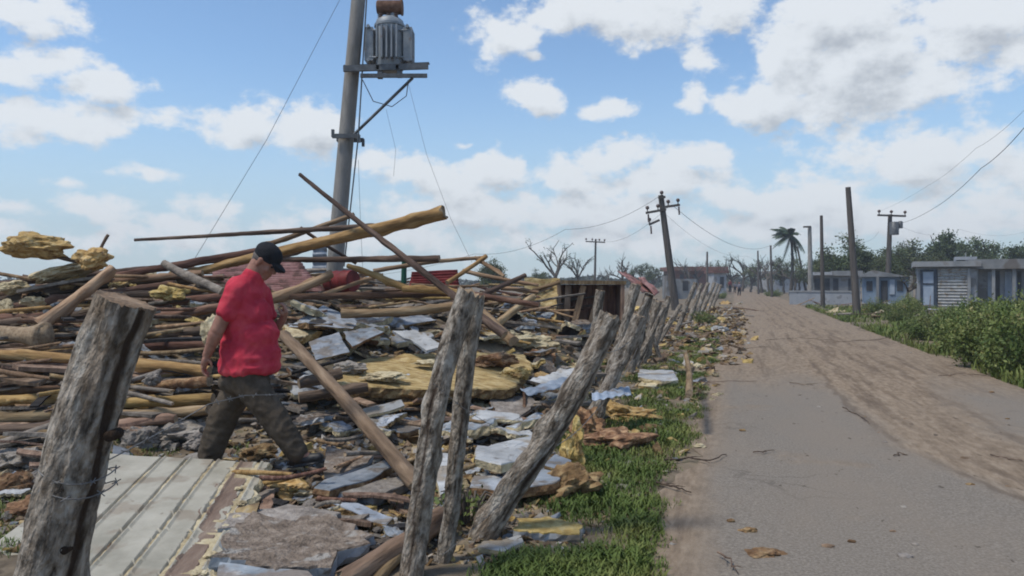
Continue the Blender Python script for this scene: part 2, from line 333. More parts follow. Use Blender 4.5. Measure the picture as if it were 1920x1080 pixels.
# ------------------------------------------------------------------ ground, road
def ground():
    def axis(lo, hi, st, far):
        a = list(np.arange(lo, hi+1e-6, st)); s = st; v = hi; up = []
        while v < far: s *= 1.35; v += s; up.append(v)
        s = st; v = lo; dn = []
        while v > -far: s *= 1.35; v -= s; dn.append(v)
        return np.array(dn[::-1]+a+up)
    xs, ys = axis(-13, 10, .14, 4000), axis(2.4, 34, .16, 6000)
    V = np.array([(x, y, H(x, y)) for y in ys for x in xs]); nx, ny = len(xs), len(ys)
    i = np.arange(nx*ny).reshape(ny, nx)
    Fc = np.stack([i[:-1,:-1].ravel(), i[:-1,1:].ravel(), i[1:,1:].ravel(), i[1:,:-1].ravel()], 1)
    m = pm('soil', [(.3, (.06,.047,.035)), (.45, (.14,.112,.08)), (.6, (.22,.178,.128)), (.75, (.30,.245,.17))], 1.6, rough=1, bump=1.0, bscale=9, rnd=0, coord='Object',
           spots=[((.03,.024,.02), 2.5, .6, .8), ((.20,.165,.115), 9, .58, .6), ((.06,.07,.03), 6, .60, .5)])
    o = link('ground', np_mesh('ground', V, Fc, m, smooth=True)); tag(o, kind='structure')
ground()
def road():
    ang = math.atan(.304)
    m = bpy.data.materials.new('dusty_asphalt'); m.use_nodes = True; N, L = m.node_tree.nodes, m.node_tree.links
    b = N['Principled BSDF']; b.inputs['Roughness'].default_value = .95; b.inputs['Specular IOR Level'].default_value = .15
    tc = N.new('ShaderNodeTexCoord'); sx = N.new('ShaderNodeSeparateXYZ'); L.new(tc.outputs['Object'], sx.inputs[0])
    def mt(op, a, b_=None, c=None):
        n = N.new('ShaderNodeMath'); n.operation = op
        for i, v in enumerate((a, b_, c)):
            if v is None: continue
            if isinstance(v, (int, float)): n.inputs[i].default_value = v
            else: L.new(v, n.inputs[i])
        return n.outputs[0]
    def nz(scale, stretch=(1, 1, 1), det=6, rough=.6):
        mp = N.new('ShaderNodeMapping'); mp.inputs['Scale'].default_value = stretch; L.new(tc.outputs['Object'], mp.inputs[0])
        n = N.new('ShaderNodeTexNoise'); n.inputs['Scale'].default_value = scale; n.inputs['Detail'].default_value = det; n.inputs['Roughness'].default_value = rough
        L.new(mp.outputs[0], n.inputs['Vector']); return n.outputs['Fac']
    def mr(v, a, c, t0=0, t1=1):
        n = N.new('ShaderNodeMapRange'); n.interpolation_type = 'SMOOTHSTEP'
        for i, q in enumerate((a, c, t0, t1)): n.inputs[i+1].default_value = q
        L.new(v, n.inputs[0]); return n.outputs[0]
    def mixc(f, a, c):
        n = N.new('ShaderNodeMix'); n.data_type = 'RGBA'
        if isinstance(f, float): n.inputs[0].default_value = f
        else: L.new(f, n.inputs[0])
        for i, q in ((6, a), (7, c)):
            if isinstance(q, tuple): n.inputs[i].default_value = (*q, 1)
            else: L.new(q, n.inputs[i])
        return n.outputs[2]
    def ramp(v, cols):
        n = N.new('ShaderNodeValToRGB'); e = n.color_ramp.elements
        while len(e) < len(cols): e.new(.5)
        for i, (p, c) in enumerate(cols): e[i].position = p; e[i].color = (*c, 1)
        L.new(v, n.inputs[0]); return n.outputs[0]
    x, y = sx.outputs[0], sx.outputs[1]
    asph = ramp(nz(55, det=8, rough=.75), [(.3, (.098,.086,.072)), (.5, (.180,.159,.135)), (.7, (.29,.26,.222))])
    asph = mixc(mr(nz(1.1, (1, .35, 1)), .4, .65, 0, .55), asph, (.205,.172,.138))
    soil = ramp(nz(14, (1, .3, 1), 8, .7), [(.3, (.13,.097,.067)), (.5, (.225,.172,.122)), (.7, (.31,.25,.188))])
    ruts = mr(nz(4.2, (1, .07, 1), 6, .7), .5, .66, 0, .6)
    soil = mixc(ruts, soil, (.088,.062,.044))
    n1 = mt('MULTIPLY_ADD', nz(1.3, (1, .35, 1)), 1.8, -.9)
    # the strip of soil dragged along the road: from local x 1.75 to 3.1, swinging wide close by
    edge = mt('MULTIPLY', mt('MAXIMUM', mt('SUBTRACT', 7.8, y), 0), .34)
    xl = mt('ADD', mt('SUBTRACT', x, edge), mt('MULTIPLY', n1, .22))
    strip = mt('MULTIPLY', mr(mt('ADD', xl, mt('MULTIPLY', nz(4, (1, .4, 1)), .3)), 1.68, 2.15), mr(mt('ADD', xl, mt('MULTIPLY', n1, .5)), 3.35, 2.75))
    farc = mr(mt('ADD', y, mt('MULTIPLY', n1, 2.2)), 10.5, 14.5)
    soilm = mt('MINIMUM', mt('ADD', mt('MULTIPLY', strip, .92), mt('MULTIPLY', farc, .9)), 1.0)
    patch = mr(nz(.8), .56, .72, 0, .6)
    soilm = mt('MAXIMUM', soilm, patch)
    edge_l = mr(mt('ADD', x, mt('MULTIPLY', n1, .25)), .35, .02, 0, .9)
    soilm = mt('MAXIMUM', soilm, edge_l)
    colr = mixc(soilm, asph, soil)
    trk = None
    for c_, w_ in ((1.74, .07), (2.12, .10), (2.62, .12), (3.02, .09)):
        d_ = mt('ABSOLUTE', mt('SUBTRACT', mt('ADD', xl, mt('MULTIPLY', n1, .16)), c_)); t_ = mr(d_, w_, w_*.25)
        trk = t_ if trk is None else mt('MAXIMUM', trk, t_)
    trk = mt('MULTIPLY', trk, mr(nz(1.0, (1, .3, 1), 5), .34, .58))
    colr = mixc(mt('MULTIPLY', trk, .45), colr, (.072,.051,.037))
    vo = N.new('ShaderNodeTexVoronoi'); vo.feature = 'DISTANCE_TO_EDGE'; vo.inputs['Scale'].default_value = .75
    wv_ = N.new('ShaderNodeTexNoise'); wv_.inputs['Scale'].default_value = 2.5; wv_.inputs['Detail'].default_value = 6; L.new(tc.outputs['Object'], wv_.inputs['Vector'])
    av_ = N.new('ShaderNodeVectorMath'); av_.operation = 'MULTIPLY_ADD'; av_.inputs[1].default_value = (.7, .7, 0); L.new(wv_.outputs['Color'], av_.inputs[0]); L.new(tc.outputs['Object'], av_.inputs[2]); L.new(av_.outputs[0], vo.inputs['Vector'])
    crack = mt('MULTIPLY', mr(vo.outputs['Distance'], .018, .004), mr(nz(.45), .46, .6))
    colr = mixc(mt('MULTIPLY', crack, mt('SUBTRACT', .3, mt('MULTIPLY', soilm, .3))), colr, (.035,.03,.027))
    grit = mr(nz(130, det=2), .62, .7, 0, .5); colr = mixc(grit, colr, (.25,.235,.21))
    specks = mr(nz(9, (1, .5, 1), 3), .67, .72, 0, .75)
    colr = mixc(specks, colr, (.05,.036,.028))
    L.new(colr, b.inputs['Base Color'])
    bp = N.new('ShaderNodeBump'); bp.inputs['Strength'].default_value = .55; bp.inputs['Distance'].default_value = .03
    hh = mt('ADD', mt('MULTIPLY', nz(60, det=5), .25), mt('MULTIPLY', mt('MULTIPLY', nz(6, (1, .22, 1), 8, .7), mt('ADD', soilm, mt('MULTIPLY', trk, -.5))), 1.3))
    L.new(hh, bp.inputs['Height']); L.new(bp.outputs[0], b.inputs['Normal'])
    ys = np.concatenate([np.arange(-6, 40, .18), np.geomspace(40, 420, 90)])
    W = 4.35; us = np.linspace(0, 1, 13); V = []
    for yy in ys:
        l = -.06+.22*mnoise.noise(Vector((0, yy*.8, 0)))+.08*mnoise.noise(Vector((0, yy*3.1, 5)))
        r = W+.35*mnoise.noise(Vector((9, yy*.5, 0)))+.1*mnoise.noise(Vector((9, yy*2.5, 5)))
        bend = -.00012*max(0, yy-60)**2
        for u in us: V.append((l+(r-l)*u+bend, yy, .006+.018*math.sin(math.pi*u)))
    V = np.array(V); n, k = len(ys), len(us); i = np.arange(n*k).reshape(n, k)
    Fc = np.stack([i[:-1,:-1].ravel(), i[:-1,1:].ravel(), i[1:,1:].ravel(), i[1:,:-1].ravel()], 1)
    o = link('road', np_mesh('road', V, Fc, m, smooth=True)); o.location = (-.41*math.cos(ang)**2, .41*math.cos(ang)*math.sin(ang), 0)
    o.location = (-.41, 0, 0); o.rotation_euler = (0, 0, -ang); tag(o, kind='structure')
road()

# ------------------------------------------------------------------ generic builders: logs, slabs, chunks, sheets
def add_rot(m):
    nt = m.node_tree; N, L = nt.nodes, nt.links; b = N['Principled BSDF']; src = b.inputs['Base Color'].links[0].from_socket
    a = N.new('ShaderNodeAttribute'); a.attribute_name = 'rot'
    mx = N.new('ShaderNodeMix'); mx.data_type = 'RGBA'; mx.inputs[7].default_value = (.050, .035, .026, 1)
    L.new(a.outputs['Fac'], mx.inputs[0]); L.new(src, mx.inputs[6]); L.new(mx.outputs[2], b.inputs['Base Color'])
add_rot(M['bark'])
def axis_matrix(p0, p1, roll=0):
    d = (p1-p0).normalized()
    return Matrix.Translation(p0) @ d.to_track_quat('Z', 'Y').to_matrix().to_4x4() @ Matrix.Rotation(roll, 4, 'Z')
def log_mesh(name, Ln, r0, r1, mats, seed=0, bend=.02, rough=.19, seg=14, knots=4, ragged=0.0, step=.07, flare=0):
    rnd = random.Random(seed); n = max(6, int(Ln/step)); off = rnd.random()*50
    kn = [(rnd.random(), rnd.random()*6.28, .25+.35*rnd.random()) for _ in range(knots)]
    b1, b2, ph = rnd.uniform(-1, 1)*bend*Ln, rnd.uniform(-1, 1)*bend*Ln, rnd.random()*3
    pts, rad = [], []
    for i in range(n+1):
        t = i/n; s = math.sin(math.pi*t)
        pts.append(Vector((b1*s+.25*b2*math.sin(2*math.pi*t+ph)*s, b2*s, t*Ln))); rad.append(r0+(r1-r0)*t+flare*max(0, t-.85)/.15*r1)
    def rf(t, th):
        v = 1+rough*mnoise.fractal(Vector((math.cos(th)*1.6+off, math.sin(th)*1.6, t*Ln/max(r0, r1)*.22)), 1, 2, 3)
        for (kt, ka, ks) in kn:
            dz = (t-kt)*Ln/max(r0, r1); da = math.atan2(math.sin(th-ka), math.cos(th-ka))
            v += ks*math.exp(-(dz*dz*.6+da*da*3))
        return v
    mb = MB(); mb.tube(pts, rad, seg, 0, True, True, 1, rf)
    if ragged:
        for k in range(seg):
            for base in (0, (n)*seg):
                x_, y_, z_ = mb.v[base+k]; q = ragged*rnd.uniform(-1, 1)
                mb.v[base+k] = (x_, y_, z_+q)
        nb = (n+1)*seg
        for k in range(seg): mb.v[nb+k] = mb.v[k]; mb.v[nb+seg+k] = mb.v[n*seg+k]
    return mb.mesh(name, mats)
def log(name, p0, p1, r0, r1, mat='dark', label=None, cat='pole', group=None, capmat='cut', **kw):
    p0, p1 = Vector(p0), Vector(p1)
    me = log_mesh(name, (p1-p0).length, r0, r1, [M[mat], M[capmat]], seed=kw.pop('seed', random.randrange(9999)), **kw)
    return tag(link(name, me, None, axis_matrix(p0, p1, random.random()*6)), label, cat, group)
def outline(corners, jag, seed, step=.09):
    rnd = random.Random(seed); out = []; n = len(corners)
    c = sum(corners, Vector())/n
    for i in range(n):
        a, b = corners[i], corners[(i+1) % n]; L_ = (b-a).length; k = max(1, int(L_/step))
        for j in range(k):
            p = a.lerp(b, j/k); d = (p-c).normalized()
            out.append(p+d*rnd.uniform(-jag, jag*.5)+(b-a).normalized()*rnd.uniform(-.3, .3)*step*min(1, jag*12))
    return out, c
def slab_mb(corners, thick, jag=.02, seed=0, warp=.01, step=.09, up=None):
    """a broken sheet: corners in space, a rough rim, thickness along the normal. material 0 face, 1 core/edges, 2 underside"""
    rnd = random.Random(seed+1); ol, c = outline(corners, jag, seed, step); n = len(ol)
    nrm = Vector()
    for i in range(len(corners)): nrm += (corners[i]-c).cross(corners[(i+1) % len(corners)]-c)
    nrm.normalize()
    if nrm.z < 0 and up is None or up is not None and nrm.dot(up) < 0: ol.reverse(); nrm = -nrm
    mb = MB(); rings = []
    for f in (1.0, .985, .9, .75, .58, .4, .2):
        ring = []
        for p in ol:
            q = c+(p-c)*f
            h = warp*mnoise.fractal(Vector((q.x*3.3+seed, q.y*3.3, q.z*3.3)), .8, 2, 5)
            if f == 1.0: h -= thick*.12
            ring.append(q+nrm*h)
        rings.append(ring)
    vs = [p for r in rings for p in r]+[c+nrm*warp*.3]
    fs = []
    for k in range(6):
        for i in range(n):
            j = (i+1) % n; fs.append((k*n+i, k*n+j, (k+1)*n+j, (k+1)*n+i))
    for i in range(n): fs.append((6*n+i, 6*n+(i+1) % n, 7*n))
    mb.add(vs, fs, 0, False)
    mid = [rings[0][i]+(ol[i]-c).normalized()*rnd.uniform(-.35, .3)*thick-nrm*thick*.55 for i in range(n)]
    bot = [rings[0][i]-(ol[i]-c).normalized()*rnd.uniform(0, .3)*thick-nrm*thick for i in range(n)]
    vs = rings[0]+mid+bot; fs = []
    for k in range(2):
        for i in range(n):
            j = (i+1) % n; fs.append((k*n+j, k*n+i, (k+1)*n+i, (k+1)*n+j))
    mb.add(vs, fs, 1, False)
    mb.add(bot, [tuple(reversed(range(n)))], 2)
    return mb, c
def slab(name, pts, thick, mats, label, cat, group=None, lift=.06, jag=.025, seed=None, warp=.012, Y=None, up=None, step=.09):
    """pts: pixels of the photograph laid on the terrain (or at depth Y / their own third entry)"""
    cs = []
    for p in pts:
        if len(p) == 3: cs.append(P(*p))
        elif Y: cs.append(P(p[0], p[1], Y))
        else: cs.append(G(p[0], p[1], lift))
    seed = random.randrange(9999) if seed is None else seed
    mb, c = slab_mb(cs, thick, jag, seed, warp, step, up)
    mb.v = [tuple(Vector(v)-c) for v in mb.v]
    o = mb.build(name, [M[k] for k in mats], None, Matrix.Translation(c))
    return tag(o, label, cat, group)
def chunk_mesh(name, mats, seed, dims=(1, .7, .35), rough=.35, sub=3, hollow=0):
    import bmesh
    bm = bmesh.new(); bmesh.ops.create_icosphere(bm, subdivisions=sub, radius=.5)
    off = Vector((seed*3.7, seed*1.3, 0))
    for v in bm.verts:
        d = v.co.normalized(); n = mnoise.fractal(d*1.6+off, 1, 2, 5); c = mnoise.cell(d*1.7+off)
        v.co *= 1+rough*n+rough*.35*c
        if hollow and d.z > .2: v.co.z -= hollow*(d.z-.2)
        v.co = Vector((v.co.x*dims[0], v.co.y*dims[1], v.co.z*dims[2]))
    me = bpy.data.meshes.new(name); bm.to_mesh(me); bm.free()
    for m in mats: me.materials.append(m)
    for p in me.polygons: p.use_smooth = False
    return me
def chunk(name, px, py, wpx, hpx, mat, label, cat, group=None, Y=None, depth=.7, seed=0, rough=.4, sink=.25, rot=0):
    p = P(px, py, Y) if Y else G(px, py)
    s = p.y/F; me = chunk_mesh(name, [M[mat]], seed, (wpx*s, wpx*s*depth, hpx*s), rough, 4)
    z = p.z if Y else p.z+hpx*s*(.5-sink)
    return tag(link(name, me, None, Matrix.Translation((p.x, p.y, z)) @ Matrix.Rotation(rot, 4, 'Y')), label, cat, group)
def sheet(name, c4, waves, amp, mat, label, cat, group=None, seed=0, bend=.05, thick=.004, along=0):
    """a corrugated sheet over four corners in space; waves run across the first edge"""
    a, b, c, d = [Vector(q) for q in c4]; nu, nv = waves*6, 14
    nrm = (b-a).cross(d-a).normalized(); mb = MB(); cen = (a+b+c+d)/4
    def pt(i, j, o):
        u, v = i/nu, j/nv; p = a.lerp(b, u).lerp(d.lerp(c, u), v)
        e = bend*mnoise.noise(Vector((u*2+seed, v*2, seed*.7)))
        e += bend*.6*max(0, mnoise.noise(Vector((u*5+seed, v*3, 9))))
        return p+nrm*(amp*math.sin(u*waves*2*math.pi)+e+o)-cen
    vs = [pt(i, j, o) for o in (0, -thick) for j in range(nv+1) for i in range(nu+1)]
    K = (nu+1)*(nv+1); q = lambda i, j: j*(nu+1)+i
    fs = [(q(i, j), q(i+1, j), q(i+1, j+1), q(i, j+1)) for j in range(nv) for i in range(nu)]
    fs2 = [tuple(K+k for k in reversed(f)) for f in fs]
    rim = [q(i, 0) for i in range(nu+1)]+[q(nu, j) for j in range(1, nv+1)]+[q(i, nv) for i in range(nu-1, -1, -1)]+[q(0, j) for j in range(nv-1, 0, -1)]
    fs3 = [(rim[k], K+rim[k], K+rim[(k+1) % len(rim)], rim[(k+1) % len(rim)]) for k in range(len(rim))]
    mb.add(vs, fs+fs2, 0, True); mb.f += fs3; mb.m += [0]*len(fs3); mb.sm += [False]*len(fs3)
    return tag(mb.build(name, M[mat], None, Matrix.Translation(cen)), label, cat, group)

# ------------------------------------------------------------------ fence posts
def post(pix, Y, r0, r1, label, group=None, seed=1, seg=26, rough=.16, knots=6, gash=None, ragged=.012, step=.03, capmat='cut', Ytop=None):
    """pix: pixel points from the foot to the top; foot on the ground (z clipped to -.1)"""
    rnd = random.Random(seed); off = seed*3.3
    pts = [P(x, y, Y+(0 if Ytop is None else (Ytop-Y)*i/(len(pix)-1))) for i, (x, y) in enumerate(pix)]
    base = pts[0].copy(); base.z = H(base.x, base.y)
    d = (pts[0]-pts[1]).normalized()
    pts = [pts[0]+d*.12]+pts
    # resample
    out = []; L_ = [0]
    for a, b in zip(pts, pts[1:]): L_.append(L_[-1]+(b-a).length)
    n = int(L_[-1]/step)
    for i in range(n+1):
        s = L_[-1]*i/n; k = max(j for j in range(len(L_)) if L_[j] <= s+1e-9); k = min(k, len(pts)-2)
        out.append(pts[k].lerp(pts[k+1], (s-L_[k])/max(1e-6, L_[k+1]-L_[k])))
    for _ in range(max(2, int(.1/step))):
        out = [out[0]]+[(out[i-1]+out[i]*2+out[i+1])/4 for i in range(1, len(out)-1)]+[out[-1]]
    for i in range(len(out)):
        q = mnoise.noise_vector(Vector((off, i*step*2.2, 0)))*r0*.28; out[i] = out[i]+Vector((q.x, q.y, 0))
    kn = [(rnd.random(), rnd.random()*6.28, rnd.choice([.5, .35, -.3])) for _ in range(knots)]
    tot = L_[-1]
    def rf(t, th):
        v = 1+rough*mnoise.fractal(Vector((math.cos(th)*1.5+off, math.sin(th)*1.5, t*tot*2.2)), 1, 2, 4)
        v += .05*mnoise.noise(Vector((math.cos(th)*7+off, math.sin(th)*7, t*tot*3)))+.045*mnoise.fractal(Vector((math.cos(th)*11+off, math.sin(th)*11, t*tot*14)), .8, 2, 3)
        for (kt, ka, ks) in kn:
            dz = (t-kt)*tot/r0; da = math.atan2(math.sin(th-ka), math.cos(th-ka)); v += ks*math.exp(-(dz*dz*.9+da*da*4))
        return v
    rad = [r0+(r1-r0)*i/n for i in range(n+1)]
    mb = MB(); cen = base
    mb.tube([p-cen for p in out], rad, seg, 0, True, True, 2, rf)
    if ragged:
        nb = (n+1)*seg
        for k in range(seg):
            i = n*seg+k; x_, y_, z_ = mb.v[i]; mb.v[i] = (x_, y_, z_+ragged*3*mnoise.noise(Vector((k*.9, off, 0)))); mb.v[nb+seg+k] = mb.v[i]
    mask = [0.0]*len(mb.v)
    if gash:   # a rotten split: pull the side facing direction gash[0] inwards; the mask darkens that wood
        a0, t0, t1, wid, dep = gash
        for i in range(n+1):
            t = i/n
            if not (t0-.05 < t <= t1): continue
            ax = out[i]-cen; end = sst(t0-.05, t0+.05, t)
            for k in range(seg):
                v = Vector(mb.v[i*seg+k])-ax; th = math.atan2(v.x, -v.y)+.22*mnoise.fractal(Vector((t*9, 1, off)), 1, 2, 3)
                da = math.atan2(math.sin(th-a0), math.cos(th-a0)); w_ = wid*(.45+.9*abs(mnoise.fractal(Vector((t*4, 4, off)), 1, 2, 3)))*end+1e-4
                m_ = 1-sst(.6, 1.05, abs(da)/w_); mask[i*seg+k] = m_
                mb.v[i*seg+k] = tuple(ax+v*(1-dep*m_))
    q_ = (out[-1]-out[0]).to_track_quat('Z', 'Y').to_matrix(); mb.v = [tuple(q_.transposed() @ Vector(v)) for v in mb.v]
    o = mb.build('fence_post', [M['bark'], M['gash'], M[capmat]], None, Matrix.Translation(cen) @ q_.to_4x4())
    at_ = o.data.attributes.new('rot', 'FLOAT', 'POINT'); at_.data.foreach_set('value', mask)
    return tag(o, label, 'fence post', group or 'wooden posts of the roadside fence')
front_post = post([(-21, 1563), (108, 1060), (165, 800), (236, 563)], 2.1, .088, .079, 'thick grey fence post, closest to the camera, flat sawn top and dark rotten split', seed=3, seg=80, rough=.10, knots=6, capmat='brown',
     gash=(1.15, .42, 1.0, .40, .07), step=.014, ragged=.004)
for (kx, ky, kr) in ((116, 948, .0115), (121, 1032, .011), (205, 818, .015)):
    kn_mb = MB(); c = P(kx, ky, 2.03); kn_mb.tube([c+Vector((0, .05, 0)), c+Vector((0, -.004, .0)), c+Vector((0, .0005, 0))], [kr, kr, kr*.55], 12, 0)
    kn = kn_mb.build('knot', M['gash']); kn.parent = front_post; kn.matrix_parent_inverse = front_post.matrix_world.inverted()
post([(772, 1075), (815, 760), (845, 650), (878, 548)], 3.95, .060, .056, 'dark mottled fence post leaning onto its slim twin, pale splintered top', seed=11, rough=.2, gash=(-.3, .1, .75, .3, .1))
post([(828, 1060), (850, 930), (868, 740), (893, 556)], 4.15, .046, .047, 'slim twin fence post standing close to the right of the dark mottled one', seed=15, rough=.22, gash=(.2, .3, .7, .25, .1))
post([(905, 1010), (960, 920), (1060, 770), (1142, 592)], 4.55, .080, .070, 'thick knotty fence post leaning hardest, over the grass edge', seed=21, rough=.22, knots=10, gash=(.6, .2, .8, .3, .1))
post([(1100, 803), (1150, 710), (1200, 592)], 8.0, .080, .070, 'pale grey leaning fence post just behind the thick knotty one', seed=24, rough=.18)
post([(1108, 700), (1116, 630), (1126, 545)], 9.2, .062, .058, 'thin upright brown fence post behind the knotty leaning post', seed=27, rough=.2)
post([(1137, 722), (1165, 640), (1192, 533)], 10.6, .085, .075, 'tall brown fence post rising behind the pale leaning post', seed=29, rough=.2)
for k, (a, b, Y, r) in enumerate([((1180, 702), (1216, 552), 12.6, .09), ((1203, 684), (1236, 566), 14.2, .085), ((1214, 672), (1226, 560), 15.6, .08), ((1226, 655), (1255, 556), 17.4, .085)]):
    post([a, b], Y, r, r*.85, ['dark fence post in the bunched posts, first of them from the camera', 'short grey fence post in the bunched posts beside the grass', 'upright fence post in the middle of the bunched posts', 'last fence post of the bunch, tilting over the grass'][k], seed=40+k, seg=16, rough=.2, step=.05)
for k, (a, b, Y, r, lab) in enumerate([((1150, 700), (1214, 556), 11.6, .05, 'thin fence pole tilting hard right between the bunched posts'), ((1192, 690), (1246, 574), 13.4, .045, 'slim stake crossing the bunched posts low down'), ((1236, 668), (1204, 570), 15.0, .045, 'slim stake leaning left against the bunched posts'), ((1230, 650), (1276, 572), 18.6, .06, 'stout short post tilting right behind the bunched posts')]):
    post([a, b], Y, r, r*.9, lab, seed=80+k, seg=14, rough=.22, step=.05)
post([(1266, 626), (1304, 530)], 22.6, .075, .065, 'dark thin fence post leaning alone past the bunched posts', seed=51, seg=12, step=.07)
for k, (a, b, Y) in enumerate([((1291, 606), (1316, 532), 28), ((1303, 598), (1328, 530), 32), ((1314, 590), (1340, 530), 36), ((1327, 583), (1347, 532), 41), ((1336, 577), (1352, 534), 46)]):
    post([a, b], Y, .09, .08, 'small distant leaning fence post in the far row along the road', 'far fence posts', seed=60+k, seg=10, step=.1)

# ------------------------------------------------------------------ barbed wire
def wire(pts, label, r=.0016, barbs=True, sag=.04, group='barbed wire strands', cat='barbed wire', name='barbed_wire', mat='wire', n=None):
    mb = MB(); path = []
    for a, b in zip(pts, pts[1:]):
        k = n or 14
        for i in range(k):
            t = i/k; p = a.lerp(b, t); p.z -= sag*4*t*(1-t); p += mnoise.noise_vector(Vector((p.x*4, p.z*4, p.y)))*.006*(1 if barbs else 0); path.append(p)
    path.append(pts[-1]); c = path[0].copy()
    mb.tube([p-c for p in path], r, 5)
    if barbs:
        for i in range(2, len(path)-1, 3):
            for q in range(2):
                v = Vector((random.uniform(-1, 1), random.uniform(-1, 1), random.uniform(-1, 1))).normalized()*.013
                mb.tube([path[i]-c-v, path[i]-c+v], r*.8, 4)
    return tag(mb.build(name, M[mat], None, Matrix.Translation(c)), label, cat, group)
wire([P(206, 860, 2.1), P(316, 800, 2.6), P(392, 757, 3.0), P(460, 741, 3.3), P(534, 739, 3.6)], 'barbed wire from the front post passing across the man\'s thighs', sag=.0, r=.002, n=9)
ring = [P(148, 870, 2.1)+Vector((math.cos(a)*.094, math.sin(a)*.094, .012*math.sin(2*a+.5)-.002*k)) for k, a in enumerate(np.linspace(2.2, 2.2+4*math.pi+1.4, 46))]
wire(ring, 'wire wound twice around the thick front post', sag=0, r=.0019, n=1, group='barbed wire strands')
wire([P(812, 718, 3.82), P(930, 800, 4.0), P(1030, 745, 4.45)], 'barbed wire hanging between the twin posts and the knotty leaning post', sag=.02, r=.0014)
wire([P(1040, 830, 4.4), P(930, 950, 4.1), P(830, 1040, 3.9)], 'loose wire slanting low down from the knotty leaning post', sag=.01, r=.0016)

wire([P(1100, 660, 4.6), P(1180, 640, 8.0), P(1205, 612, 12.5), P(1240, 598, 17.3)], 'upper barbed wire running back along the leaning posts', sag=.05, r=.003, n=12)
wire([P(1010, 850, 4.5), P(1135, 745, 7.9), P(1196, 650, 12.6), P(1232, 632, 17.3), P(1285, 575, 22.6)], 'lower barbed wire running back along the leaning posts', sag=.08, r=.003, n=12)
